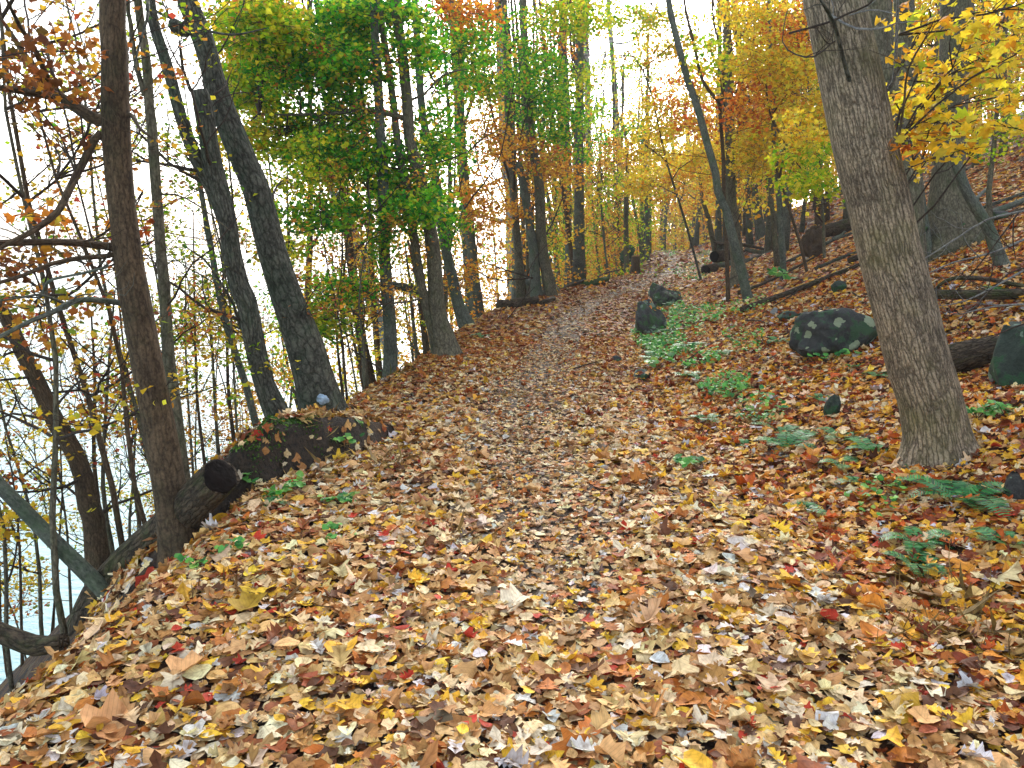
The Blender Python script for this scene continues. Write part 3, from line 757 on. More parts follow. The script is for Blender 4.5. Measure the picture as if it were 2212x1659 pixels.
for i, (a, b_, c_, w, dep, lab) in enumerate(slope):
    pts = [a, b_, c_, (2 * c_[0] - b_[0] + (i * 37 % 21) - 10, c_[1] - (b_[1] - c_[1]) * .9)]
    pn = ['mixed', 'yellow', 'orange', 'gold', 'yellow', 'lime'][i % 6]
    cl = [(pts[-1][0] + (i * 53 % 60) - 30, c_[1] + 10, 60, 90, dep, 1.0, 150 if dep < 12 else 220, pn, .05)]
    traced_tree('tree', lab, pts, [w, w * .8, w * .6, w * .35], dep=dep, bark=B_MID if i % 2 else B_BROWN, ext=0, crown=cl, bare=6, sides=7, cat='young tree')

# ------------------------------------------------------------------ middle left
traced_tree('tree', 'pale patchy trunk leaning left with a flared foot at the path edge', [(862, 806), (845, 762), (828, 715), (803, 652), (785, 565), (768, 515), (748, 465), (733, 435), (712, 400), (690, 350)],
            [44, 34, 30, 29, 27, 25, 22, 18, 12], bark=B_PALE, ext=0, bare=7, flare=.3, crown=[(690, 340, 60, 60, 10, .8, 260, 'lime', .055)])
traced_tree('tree', 'straight grey trunk hung with green vine leaves behind the pale leaning trunk', [(843, 812), (843, 715), (835, 615), (830, 540), (828, 415), (822, 300), (815, 150), (806, -20)],
            [30, 28, 26, 24, 22, 20, 16], dep=11, bark=B_PALE,
            crown=[(828, 520, 24, 60, 10.8, .25, 420, 'green', .045), (838, 460, 30, 50, 10.8, .3, 320, 'green', .045), (700, 720, 70, 30, 11.5, .6, 160, 'green', .05)], bare=4)
gm_ = []
for (cx, cy, rx, ry, n, pn) in [(560, 60, 90, 60, 1300, 'lime'), (650, 130, 110, 70, 1500, 'green'), (560, 190, 80, 60, 900, 'lime'), (760, 60, 110, 60, 1300, 'green'), (770, 160, 90, 60, 1100, 'green'),
        (700, 260, 110, 50, 1300, 'green'), (610, 290, 80, 50, 800, 'lime'), (800, 330, 90, 45, 1000, 'green'), (690, 340, 80, 40, 600, 'green'), (890, 100, 60, 80, 700, 'green'),
        (930, 210, 60, 60, 520, 'green'), (900, 420, 50, 70, 800, 'green'), (850, 400, 50, 40, 420, 'green'), (940, 320, 40, 50, 320, 'green'), (700, 460, 90, 40, 420, 'green'), (745, 630, 70, 30, 330, 'green'),
        (690, 690, 70, 35, 360, 'lime'), (620, 560, 50, 50, 260, 'lime'), (520, 110, 60, 90, 600, 'yellow'), (560, 20, 80, 30, 500, 'yellow'), (510, 300, 40, 40, 260, 'yellow'), (800, 20, 100, 25, 600, 'green')]:
    gm_.append((cx, cy, rx, ry, 11.4 + rng.uniform(-.8, 1.4), .9, int(n * 1.6), pn, .07))
traced_tree('maple_tree', 'twin stemmed maple with a wide canopy of green leaves at the left path edge', [(966, 770), (955, 715), (943, 665), (938, 565), (928, 490), (913, 415), (903, 375), (885, 300), (880, 225), (873, 150), (863, 75), (850, -20)],
            [52, 38, 33, 29, 27, 25, 24, 22, 20], bark=B_MID, ext=4, top=('green', 6), flare=.25,
            extra=[([(948, 785), (928, 690), (910, 615), (898, 540), (888, 465), (885, 415), (870, 375), (858, 300), (850, 225), (840, 150), (828, 75), (816, -20)], [20, 20, 19, 17, 15, 13])],
            limbs=[([(875, 257), (853, 250), (788, 237), (720, 245), (678, 247), (620, 248), (560, 246)], [14, 9, 4], 10.6),
                   ([(880, 342), (848, 339), (788, 362), (740, 380), (693, 397)], [8, 4], 10.5),
                   ([(903, 455), (853, 452), (800, 460), (753, 470), (680, 495), (628, 510)], [8, 3], 10.3),
                   ([(928, 642), (880, 652), (828, 657), (778, 667), (700, 690)], [6, 2], 10.2),
                   ([(860, 70), (885, 10)], [10, 8], 11.4), ([(880, 220), (920, 200), (960, 160), (1010, 150)], [7, 3], 12)],
            crown=gm_)
traced_tree('tree', 'grey trunk wrapped in thin vines, right of the twin stemmed maple', [(1006, 700), (988, 652), (978, 602), (963, 540), (953, 477), (945, 415), (938, 375), (913, 250), (900, 75), (896, -20)], [30, 24, 22, 21, 20, 18, 16, 13],
            dep=15, bark=B_PALE, crown=[(990, 110, 80, 80, 15.5, 1.2, 800, 'green', .07), (1000, 30, 90, 35, 15, 1.2, 500, 'orange', .07), (970, 330, 40, 60, 15.5, 1.0, 300, 'green', .07), (960, 480, 50, 60, 14.6, .7, 420, 'green', .06), (1000, 600, 40, 50, 15.5, .8, 260, 'gold', .06)], bare=4)
traced_tree('tree', 'tall trunk beside the decayed log pile on the left path edge', [(1117, 645), (1112, 600), (1108, 540), (1105, 415), (1102, 300), (1098, 200), (1090, 100), (1085, -20)], [42, 32, 28, 25, 22, 20], bark=B_MID,
            extra=[([(1100, 420), (1088, 340), (1080, 150), (1073, -20)], [16, 12], None, True)],
            crown=[(1050, 120, 80, 90, 18, 1.5, 900, 'green', .08), (1060, 300, 60, 60, 18, 1.5, 500, 'gold', .08), (1150, 60, 70, 50, 19, 1.5, 500, 'green', .08), (1010, 60, 60, 50, 18, 1.3, 700, 'green', .08), (1020, 200, 40, 40, 18, 1.3, 300, 'lime', .08), (1040, 440, 60, 60, 19, 1.3, 700, 'gold', .08), (1150, 130, 50, 60, 19, 1.3, 500, 'green', .08)], top=('green', 4))
traced_tree('tree', 'pale leaning trunk, left one of a pair behind the log pile', [(1160, 640), (1156, 600), (1153, 540), (1146, 502), (1138, 440), (1120, 350)], [24, 22, 20, 16], dep=21, bark=B_PALE, ext=0, bare=5, crown=[(1130, 420, 50, 60, 21, 1.2, 420, 'gold', .08)])
traced_tree('tree', 'darker trunk, right one of a pair behind the log pile', [(1191, 640), (1184, 600), (1176, 565), (1168, 502), (1166, 415), (1161, 375), (1145, 280), (1136, 175), (1131, 50), (1130, -20)], [26, 25, 22, 20, 18, 15], dep=21, bark=B_MID, bare=4,
            crown=[(1150, 220, 60, 70, 20.5, 1.5, 600, 'green', .08), (1150, 330, 60, 50, 20.5, 1.2, 420, 'mixed', .08)])
traced_tree('tree', 'straight dark trunk, thickest of those beyond the log pile', [(1228, 624), (1225, 590), (1223, 540), (1218, 415), (1218, 375), (1216, 250), (1216, 125), (1216, -20)], [46, 34, 28, 24, 22, 19, 17], bark=B_BROWN, flare=.35,
            crown=[(1190, 260, 70, 50, 22, 1.2, 560, 'green', .085), (1240, 290, 50, 60, 22, 1.2, 420, 'green', .085), (1200, 100, 50, 40, 22, 1.2, 300, 'orange', .085), (1230, 40, 80, 45, 18, 1.2, 700, 'lime', .08), (1180, 170, 60, 60, 21, 1.4, 700, 'green', .085), (1250, 180, 40, 50, 22, 1.4, 260, 'lime', .085), (1190, 370, 70, 50, 23, 1.5, 800, 'gold', .085)], top=('lime', 3))
traced_tree('tree', 'slim brown trunk right of the thickest dark middle trunk', [(1268, 612), (1269, 560), (1271, 515), (1273, 415), (1271, 300), (1268, 175), (1266, 75), (1266, -20)], [20, 15, 13, 12], bark=B_BROWN,
            crown=[(1275, 250, 40, 50, 25, 1, 200, 'green', .09)])
traced_tree('tree', 'grey leaning stem rising behind the mossy log near the middle', [(1306, 594), (1298, 560), (1291, 527), (1283, 490), (1272, 440), (1262, 380)], [16, 13, 11, 9], bark=B_PALE, ext=0, bare=4, crown=[(1255, 420, 45, 45, 28, 1, 200, 'yellow', .1)])
traced_tree('tree', 'tall bare grey trunk against the brightest patch of sky, left of the stump', [(1336, 587), (1338, 490), (1338, 415), (1338, 375), (1331, 250), (1323, 125), (1315, 25), (1313, -20)], [18, 14, 13, 12, 11, 10, 9], bark=B_PALE,
            limbs=[([(1325, 90), (1290, 70), (1240, 55), (1210, 40)], [3, 2], 26), ([(1326, 92), (1360, 90), (1390, 60), (1410, 30), (1430, -20)], [4, 5], 26),
                   ([(1328, 120), (1350, 160), (1400, 190), (1430, 230)], [4, 2], 27)],
            crown=[(1300, 20, 90, 30, 25, 1.2, 420, 'lime', .085), (1360, 270, 25, 30, 26, .8, 120, 'green', .09), (1380, 120, 50, 30, 27, 1.2, 160, 'lime', .09), (1440, 70, 70, 50, 27, 1.5, 1100, 'yellow', .09), (1350, 50, 60, 30, 27, 1.2, 400, 'lime', .09), (1500, 200, 60, 60, 27, 1.5, 700, 'yellow', .09), (1390, 40, 70, 30, 27, 1.2, 500, 'lime', .09), (1450, 150, 60, 50, 28, 1.5, 600, 'gold', .09), (1310, 330, 60, 40, 30, 1.5, 500, 'gold', .09)])
traced_tree('tree', 'slim dark trunk rising from behind the mossy boulder by the stump', [(1353, 545), (1352, 477), (1353, 415), (1356, 350), (1350, 280)], [12, 10, 9, 6], dep=33, bark=B_MID, ext=0, crown=[(1350, 300, 40, 50, 33, 1.5, 200, 'yellow', .12)])
traced_tree('tree', 'pale upright trunk at the far bend on the left of the trail', [(1398, 546), (1397, 480), (1395, 427), (1393, 350), (1392, 280)], [11, 9, 8, 6], dep=42, bark=B_PALE, ext=0, crown=[(1390, 320, 50, 60, 42, 2, 300, 'yellow', .14)])
traced_tree('tree', 'thin leaning trunk at the far bend beside the pale upright one', [(1383, 530), (1376, 480), (1368, 440), (1358, 380)], [7, 6, 5], dep=40, bark=B_MID, ext=0, crown=[(1365, 400, 50, 50, 42, 2, 260, 'yellow', .14)])

# ------------------------------------------------------------------ right of the trail
traced_tree('tree', 'slim dark trunk at the grassy right edge of the far trail', [(1481, 532), (1473, 490), (1466, 415), (1455, 330), (1450, 250)], [11, 9, 7, 5], bark=B_MID, ext=0, crown=[(1450, 320, 50, 60, 34, 2, 380, 'yellow', .12)])
traced_tree('tree', 'olive trunk tapering up into yellow leaves left of the hollow log', [(1518, 524), (1508, 465), (1503, 415), (1498, 375), (1486, 300), (1478, 220)], [20, 15, 13, 11, 7], bark=B_MID, ext=0,
            crown=[(1480, 300, 60, 70, 26, 2, 560, 'yellow', .1), (1420, 380, 60, 50, 28, 2, 420, 'yellow', .1)])
traced_tree('tree', 'long grey trunk leaning left, crossing the yellow foliage above the hollow log', [(1585, 520), (1576, 485), (1568, 452), (1551, 415), (1546, 375), (1528, 312), (1508, 237), (1486, 175), (1466, 100), (1448, 25), (1440, -20)], [20, 18, 17, 16, 15, 14, 13], dep=14.6, bark=B_PALE,
            crown=[(1470, 190, 50, 50, 16, 1, 200, 'orange', .075), (1500, 260, 50, 40, 16, 1, 260, 'orange', .075)])
traced_tree('tree', 'upright grey trunk with flared foot on the right bank, beyond the dark trailside rock', [(1598, 614), (1595, 580), (1591, 540), (1583, 477), (1578, 415), (1578, 375), (1576, 250), (1571, 150), (1571, 75), (1566, -20)], [40, 28, 26, 24, 22, 21, 20, 18, 16], bark=B_MID, flare=.3,
            crown=[(1640, 120, 70, 60, 15, 1.2, 560, 'yellow', .075), (1620, 230, 60, 50, 15, 1.2, 420, 'orange', .075), (1640, 330, 60, 60, 17, 1.4, 700, 'yellow', .075), (1640, 30, 90, 40, 16, 1.4, 700, 'yellow', .075), (1700, 130, 60, 60, 17, 1.4, 700, 'yellow', .075), (1530, 120, 40, 50, 15, 1, 200, 'lime', .075)], top=('yellow', 4))
traced_tree('tree', 'small forked tree with curved arms in front of the upright grey trunk', [(1570, 560), (1567, 477), (1563, 415), (1563, 350), (1556, 250), (1555, 222)], [9, 9, 8, 8], dep=15.5, bark=B_BROWN, ext=0, sides=8,
            extra=[([(1553, 220), (1531, 195), (1513, 162), (1503, 112), (1490, 60), (1481, 20), (1475, -20)], [8, 7, 5], 15.2, True), ([(1557, 218), (1563, 195), (1562, 150), (1555, 100), (1542, 50), (1538, -20)], [7, 5, 4], 15.8, True)], bare=8, cat='small tree')
traced_tree('tree', 'grey trunk half hidden in yellow leaves, between upright grey trunk and thin saplings', [(1645, 512), (1640, 480), (1633, 452), (1628, 415), (1618, 300), (1606, 225), (1598, 125), (1591, 50), (1588, -20)], [24, 20, 17, 15, 13], bark=B_PALE,
            crown=[(1650, 300, 70, 60, 17, 1.5, 620, 'yellow', .08), (1680, 200, 60, 60, 17, 1.5, 560, 'gold', .08), (1660, 60, 70, 50, 17, 1.5, 480, 'yellow', .08)])
traced_tree('tree', 'brown trunk behind the hollow log, second left of the upright grey trunk', [(1551, 514), (1549, 460), (1548, 415), (1540, 330)], [17, 15, 10], bark=B_MID, ext=0, crown=[(1540, 340, 50, 50, 30, 2, 260, 'yellow', .11)])
traced_tree('tree', 'bent trunk behind the hollow log, leaning left', [(1536, 500), (1530, 470), (1520, 440), (1513, 400), (1510, 330)], [11, 9, 6], bark=B_MID, ext=0, dep=32, crown=[(1500, 360, 50, 40, 32, 2, 220, 'yellow', .11)])
front = []
for (cx, cy, rx, ry, n, pn) in [(1995, 130, 45, 18, 40, 'yellow'), (2010, 35, 60, 18, 44, 'yellow'), (2060, 170, 90, 16, 70, 'yellow'), (2080, 85, 60, 14, 44, 'yellow'), (2160, 55, 60, 16, 52, 'yellow'), (1965, 205, 50, 14, 44, 'yellow'),
        (2000, 235, 50, 12, 40, 'yellow'), (2040, 265, 90, 16, 80, 'yellow'), (1990, 300, 60, 18, 70, 'yellow'), (2180, 205, 45, 22, 60, 'yellow'), (2190, 120, 40, 16, 40, 'yellow'), (2185, 15, 40, 16, 40, 'yellow'), (2150, 270, 60, 14, 40, 'yellow'), (1990, 70, 60, 14, 40, 'yellow'), (1950, 325, 24, 12, 26, 'orange'), (2000, 350, 14, 14, 14, 'yellow'), (2070, 320, 60, 14, 36, 'yellow'), (2110, 130, 60, 14, 40, 'yellow')]:
    front.append((cx, cy, rx, ry, rng.uniform(4.8, 5.7), .5, int(n * 1.15), pn, .064, T_MAPLE))
traced_tree('tree', 'stout grey brown ridged trunk in the right foreground, leaning left', [(2022, 985), (2018, 930), (2003, 850), (1984, 790), (1953, 665), (1919, 540), (1893, 415), (1881, 375), (1854, 250), (1828, 125), (1804, 10), (1795, -40)],
            [134, 122, 124, 128, 127, 125, 126, 128, 128, 126, 122, 120], bark=B_GREY, ext=6, flare=.16, rough=.035, sides=56, top=('yellow', 8),
            limbs=[([(1859, 237), (1839, 187), (1821, 125), (1809, 75), (1791, 30), (1765, -10)], [11, 8, 8], 4.5, B_DARK),
                   ([(1906, 205), (1931, 172), (1936, 100), (1939, 12), (1940, -30)], [7, 8, 5], 4.6, B_GTWIG),
                   ([(1775, 15), (1799, 35), (1851, 62), (1909, 60), (1934, 50)], [5, 5, 4], 4.5, B_GTWIG, 0),
                   ([(1704, 72), (1784, 50), (1830, 30), (1876, 10), (1900, -20)], [5, 4], 4.5, B_TWIG, 0),
                   ([(1784, 50), (1876, 22), (1934, 30)], [4, 2], 4.5, B_GTWIG, 0),
                   ([(1939, 75), (1990, 58), (2034, 42), (2134, 30), (2230, 0)], [5, 4], 4.6, B_TWIG, 0),
                   ([(1911, 355), (1939, 307), (1954, 212), (1961, 150), (1996, 87), (2020, 40)], [7, 5, 3], 4.6, B_BROWN),
                   ([(1815, 80), (1790, 95), (1765, 62)], [3, 2], 4.5, B_TWIG, 0), ([(1700, 25), (1690, 90), (1720, 118), (1760, 122), (1800, 90)], [2, 4], 4.5, B_TWIG, 0)],
            crown=front)
traced_tree('tree', 'dark brown trunk directly behind the foreground ridged trunk', [(1962, 500), (1954, 375), (1924, 250), (1909, 125), (1893, -20)], [58, 56, 56, 54], dep=8.6, bark=B_MID, ext=5)
traced_tree('tree', 'dim trunk between the foreground ridged trunk and the broad one with yellow sprays', [(1972, 430), (1966, 300), (1959, 200), (1958, 75), (1950, -20)], [42, 40, 40, 42], dep=10.5, bark=B_MID, ext=5)
traced_tree('tree', 'broad trunk with flared foot high on the right slope', [(2055, 492), (2051, 440), (2050, 415), (2049, 375), (2055, 250), (2063, 125), (2069, -20)], [102, 82, 76, 66, 62, 64, 68], dep=11.5, bark=B_MID, ext=6, flare=.35, rough=.06, sides=30)
traced_tree('tree', 'smooth grey trunk leaning left at the foot of the broad trunk on the slope', [(2163, 566), (2147, 525), (2134, 490), (2104, 440), (2089, 415), (2059, 337), (2040, 290)], [26, 25, 24, 22, 20, 12], dep=9.0, bark=B_PALE, ext=0)
traced_tree('tree', 'slim grey stem left of the broad trunk foot', [(1997, 478), (1989, 415), (1981, 337), (1975, 280)], [17, 15, 13, 8], dep=11.3, bark=B_PALE, ext=0, cat='young tree')
traced_tree('tree', 'slim upright stem near the right edge, on the slope behind yellow leaves', [(2140, 480), (2136, 415), (2146, 325), (2156, 200), (2154, 75), (2150, -20)], [12, 10, 9, 8], dep=12.5, bark=B_MID, ext=3, crown=[(2140, 280, 80, 60, 13, 1, 420, 'lime', .06)], cat='young tree')
traced_tree('tree', 'thin wavy sapling on the leafy bank left of the foreground ridged trunk', [(1744, 592), (1729, 527), (1709, 465), (1694, 415), (1676, 362), (1694, 312), (1674, 270), (1661, 237), (1655, 180)], [7, 6, 5, 4], bark=B_BROWN, ext=0, sides=7, flare=None, bare=6, cat='sapling',
            crown=[(1690, 350, 50, 50, 10, .8, 120, 'lime', .06, T_STAR)])
traced_tree('tree', 'straight thin sapling beside the wavy one, nearer the foreground ridged trunk', [(1781, 560), (1778, 480), (1774, 415), (1759, 275), (1741, 150), (1735, 80)], [7, 6, 5, 4], bark=B_MID, ext=0, sides=7, flare=None, bare=6, cat='sapling',
            crown=[(1770, 350, 50, 45, 11, .8, 240, 'lime', .06, T_STAR), (1750, 400, 60, 30, 11, .6, 260, 'lime', .06, T_STAR), (1720, 300, 50, 60, 11, 1, 260, 'yellow', .06, T_STAR)])
traced_tree('tree', 'slender trunk behind the two thin saplings, in yellow leaves', [(1690, 540), (1686, 470), (1680, 400), (1672, 300), (1668, 180), (1660, -20)], [13, 12, 10, 8], dep=16, bark=B_PALE,
            crown=[(1720, 180, 70, 70, 15, 1.5, 700, 'yellow', .075), (1740, 60, 70, 60, 15, 1.5, 560, 'orange', .075), (1700, 330, 60, 50, 16, 1.5, 420, 'yellow', .075), (1770, 260, 50, 60, 15, 1.2, 420, 'yellow', .075)])
# leaning yellow tree far middle with dark stem
traced_tree('tree', 'dark slanting stem in the yellow foliage right of the bright sky gap', [(1462, 420), (1440, 350), (1420, 260), (1400, 180), (1375, 130), (1340, 100)], [5, 4, 3, 2], dep=24, bark=B_DARK, ext=0, bare=3,
            crown=[(1440, 240, 80, 50, 24, 1.5, 800, 'yellow', .085), (1400, 320, 60, 50, 24, 1.5, 600, 'yellow', .085), (1420, 160, 60, 50, 25, 1.5, 260, 'lime', .085), (1530, 330, 60, 60, 26, 2, 900, 'yellow', .09), (1400, 400, 60, 40, 27, 2, 700, 'yellow', .09), (1520, 60, 60, 50, 24, 2, 400, 'lime', .085), (1480, 400, 80, 40, 26, 2, 500, 'gold', .09)])

# ------------------------------------------------------------------ the woods behind
def wood_tree(x, y, h, r, pn, n, size, lean, label, group, low=.25, spread=1.8, bark=B_MID, name='tree', pool=None):
    z = gz(x, y); t = thing(name, label, 'tree', (x, y, z), group) if pool is None else None
    k = 8; tt = np.linspace(0, 1, k)
    ph = rng.uniform(0, 6)
    px_ = x + lean[0] * tt * h + .12 * np.sin(tt * 5 + ph) ; py_ = y + lean[1] * tt * h + .1 * np.cos(tt * 4 + ph)
    S = np.stack([px_, py_, z - .2 + (h + .2) * tt], 1)
    tb = Tubes() if pool is None else pool[0]; tb.add(S, r * (1 - .75 * tt), 8, .05, seed=ph, flare=.15)
    if pool is None: tb.build('trunk', bark, t)
    lv, tw = (Leaves(), Tubes()) if pool is None else (pool[1], pool[0])
    m = max(3, n // 26)
    hubs = [connect(tw, S[rng.integers(2, k)], S[rng.integers(2, k)] + np.array([rng.normal(0, spread * .6), rng.normal(0, spread * .6), rng.uniform(.2, 1.0)]), r * .3, r * .08, .05, 4) for _ in range(6)]
    for i in range(m):
        f = rng.uniform(low, 1.02) ; rr = spread * (1.15 - f * .55)
        a = rng.uniform(0, 6.28); q = math.sqrt(rng.uniform(.05, 1)) * rr
        c_ = np.array([x + lean[0] * f * h + q * math.cos(a), y + lean[1] * f * h + q * math.sin(a), z + f * h - .15 * q])
        # rough outline: skip pockets so the sky shows
        if noise(c_[0] * .8, c_[1] * .8, c_[2] * .8) < -.22: continue
        if i % 3 == 0: connect(tw, hubs[rng.integers(0, 6)][-2], c_, r * .08, r * .03, .03, 3)
        spray(lv, None, c_, rng.uniform(.35, .65) * (1 + size * 3), 26, size, PALS[pn], T_BENT)
    if pool is None: tw.build('branches', B_TWIG, t); lv.build('foliage', M_LEAF, t)
    return t
placed = []
def try_place(x, y, dmin):
    for (a, b2) in placed:
        if (a - x) ** 2 + (b2 - y) ** 2 < dmin ** 2: return False
    placed.append((x, y)); return True
def screen(x, y, z):
    d = np.array([x, y, z]) - CAM; f = d @ FWD
    return (512 + F * d[0] / f) / Q, (384 - F * (d @ UP) / f) / Q
lab_right = {'yellow': ('thin grey tree with yellow leaves among many up the right hillside', 'yellow leaved trees up the hillside'),
             'gold': ('slim tree with golden brown leaves up the right hillside', 'golden leaved trees up the hillside'),
             'lime': ('slim tree with yellow green leaves up the right hillside', 'yellow green trees up the hillside'),
             'orange': ('slim tree with orange leaves up the right hillside', 'orange leaved trees up the hillside')}
cnt = 0
for _ in range(900):
    y = rng.uniform(15, 78); x = redge(y) + rng.uniform(1.2, 2.0 + y * .7)
    if x > .8 * y + 3: continue
    sx, sy = screen(x, y, gz(x, y))
    if sx > 2400 or y < 19 or (1380 < sx < 1660 and y < 34): continue
    if not try_place(x, y, 1.6 + y * .024): continue
    pn = rng.choice(['yellow', 'gold', 'lime', 'orange'], p=[.52, .2, .16, .12])
    sz = .075 + y * .0016; n = int(rng.uniform(2000, 3000))
    wood_tree(x, y, rng.uniform(6, 13), rng.uniform(.06, .15), pn, n, sz, (rng.normal(-.03, .05), rng.normal(0, .03)), *lab_right[pn], low=rng.uniform(.15, .3), spread=rng.uniform(1.6, 2.7), bark=[B_MID, B_PALE, B_BROWN][rng.integers(0, 3)])
    cnt += 1
    if cnt >= 112: break
lab_left = {'gold': ('slender tree with golden brown leaves on the lake side of the far trail', 'golden trees on the lake side'),
            'lime': ('slender tree with yellow green leaves on the lake side of the far trail', 'yellow green trees on the lake side'),
            'green': ('slender tree with green leaves on the lake side of the far trail', 'green trees on the lake side'),
            'yellow': ('slender tree with yellow leaves on the lake side of the far trail', 'yellow trees on the lake side')}
cnt = 0
for _ in range(700):
    y = rng.uniform(15, 80); x = ledge(y) - rng.uniform(.8, 5.5 + y * .06)
    sx, sy = screen(x, y, gz(x, y))
    if sx < 560: continue
    if not try_place(x, y, 1.1 + y * .02): continue
    pn = rng.choice(['gold', 'lime', 'green', 'yellow'], p=[.38, .22, .14, .26])
    sz = .065 + y * .0015; hh = rng.uniform(4, 8) if rng.uniform() < .65 else rng.uniform(8, 14)
    dens = 1800 if hh < 8 else 1300
    wood_tree(x, y, hh, rng.uniform(.035, .07) if hh < 8 else rng.uniform(.08, .14), pn, int(dens * rng.uniform(.7, 1.3)), sz, (rng.normal(-.06, .05), rng.normal(0, .03)), *lab_left[pn], low=.12, spread=rng.uniform(1.2, 2.1), bark=[B_MID, B_PALE, B_BROWN][rng.integers(0, 3)])
    cnt += 1
    if cnt >= 78: break
# tall straight trunks standing in the wood on both sides
cnt = 0
for _ in range(600):
    y = rng.uniform(17, 62)
    if rng.uniform() < .5: x = ledge(y) - rng.uniform(.4, 4 + y * .05); side = 'lake'
    else: x = redge(y) + rng.uniform(.8, 3 + y * .5); side = 'hill'
    sx, sy = screen(x, y, gz(x, y))
    if sx < 900 or sx > 1790 or (1290 < sx < 1420 and y < 50) or (1420 < sx < 1660 and y < 36) or not try_place(x, y, 1.2): continue
    pn = rng.choice(['lime', 'green', 'yellow'] if side == 'lake' else ['yellow', 'gold', 'lime'])
    wood_tree(x, y, rng.uniform(13, 19), rng.uniform(.08, .17), pn, 900, .09 + y * .0014, (rng.normal(-.03, .03), 0), 'tall straight dark trunk with a high thin crown on the %s side of the trail' % side, 'tall straight trunks on the %s side' % side, low=.3, spread=2.0, bark=[B_MID, B_PALE, B_DARK][rng.integers(0, 3)])
    cnt += 1
    if cnt >= 34: break
# trees closing the far end of the trail
far_pool = (Tubes(), Leaves())
cnt = 0
for _ in range(400):
    y = rng.uniform(64, 120); x = rng.uniform(ledge(y) - 12, redge(y) + 10)
    if x > .6 * y: continue
    if not try_place(x, y, 2.6): continue
    pn = rng.choice(['yellow', 'gold', 'lime'], p=[.6, .3, .1])
    wood_tree(x, y, rng.uniform(8, 14), rng.uniform(.1, .2), pn, 1500, .26, (0, 0), 'pale yellow tree closing the far end of the trail', 'yellow trees at the end of the trail', low=.0, spread=3.0, bark=B_PALE, pool=far_pool)
    cnt += 1
    if cnt >= 80: break
dw = far_pool[0].build('distant_wood', B_PALE); far_pool[1].build('foliage', M_LEAF, dw)
dw['kind'] = 'stuff'; dw['label'] = 'mass of pale yellow trees closing the far end of the trail'; dw['category'] = 'wood'
# thin saplings and brush on the lake slope, left
cnt = 0
for _ in range(500):
    y = rng.uniform(4.6, 15); x = ledge(y) - rng.uniform(.7, 5.5)
    g0 = np.array([x, y, gz(x, y)])
    sx, sy = screen(*g0)
    if sx < -150 or sx > 930 or (sx > 610 and rng.uniform() < .4): continue
    if not try_place(x, y, .55): continue
    pn = ('mixed' if rng.uniform() < .35 else 'yellow') if sx < 260 else rng.choice(['yellow', 'gold', 'lime', 'mixed'])
    lab = {'mixed': 'thin branching sapling with sparse rusty and yellow leaves before the lake', 'yellow': 'thin branching sapling with sparse yellow leaves before the lake',
           'gold': 'thin branching sapling with sparse golden leaves before the lake', 'lime': 'thin branching sapling with sparse yellow green leaves before the lake'}[pn]
    t = thing('sapling', lab, 'sapling', g0, {'mixed': 'rusty', 'yellow': 'yellow', 'gold': 'golden', 'lime': 'yellow green'}[pn] + ' leaved saplings on the lake slope')
    h = rng.uniform(3.0, 5.6) - .12 * max(0, x + 3)
    k = 9; tt = np.linspace(0, 1, k); le = rng.normal(-.08, .09)
    S = np.stack([x + le * tt * h + .05 * np.sin(tt * 9 + cnt), y + .05 * np.cos(tt * 7 + cnt), g0[2] - .1 + tt * h], 1)
    r = rng.uniform(.010, .028); tb = Tubes(); tb.add(S, r * (1 - .7 * tt), 6, .05); tb.build('stem', B_BROWN if pn == 'mixed' else B_MID, t)
    tw, lv = Tubes(), Leaves()
    sp_ = dict(levels=3, nb=4, wig=.12, up=.03, pal=PALS[pn], n=8 if sx < 300 else 7, size=.05, leafp=.9, tmpl=T_BENT)
    for i in range(7):
        j = rng.integers(2, k); a = rng.uniform(0, 6.28)
        grow(tw, lv, S[j], (math.cos(a), math.sin(a), rng.uniform(.1, .8)), rng.uniform(.5, 1.3), r * .45, 0, sp_)
    tw.build('twigs', B_TWIG, t); lv.build('foliage', M_LEAF, t)
    cnt += 1
    if cnt >= 40: break

# ================================================================== LOGS, STUMP, ROCKS
def log(name, label, pts, ws, deps, bark=B_ROT, sides=18, cut=None, cutmat=M_CUT, rough=.1, lift=0, group=None, cat='log', branches=()):
    X = np.array([P(a, b2, d) for (a, b2), d in zip(pts, deps)]); X[:, 2] += lift
    R = np.array([w / 2 * pxm(x) for w, x in zip(np.interp(np.linspace(0, 1, len(X)), np.linspace(0, 1, len(ws)), ws), X)])
    S, ts = spline(X, max(.05, deps[0] * .012)); RR = np.interp(ts, np.arange(len(R)), R)
    t = thing(name, label, cat, S.mean(0), group)
    tb = Tubes(); tb.add(S, RR, sides, rough, seed=float(rng.uniform(0, 9)), cap=True); tb.build('bark', bark, t)
    if cut is not None:
        i = 0 if cut == 0 else -1; dv = S[0] - S[1] if cut == 0 else S[-1] - S[-2]; dv /= np.linalg.norm(dv)
        c = Tubes(); c.add([S[i] - dv * .01, S[i] + dv * .004, S[i] + dv * .012], [RR[i] * .95, RR[i] * .93, RR[i] * .84], sides, .14); c.build('sawn_end', cutmat, t)
    for bpts, bw, bd in branches:
        BX = np.array([P(a, b2, d) for (a, b2), d in zip(bpts, np.linspace(bd[0], bd[1], len(bpts)))])
        bb = Tubes(); BS, bt = spline(BX, .06); br = np.interp(bt, [0, len(BX) - 1], [bw[0] / 2 * pxm(BX[0]), bw[1] / 2 * pxm(BX[-1])]); bb.add(BS, br, 6, .08); bb.build('branch_stub', bark, t)
    return t
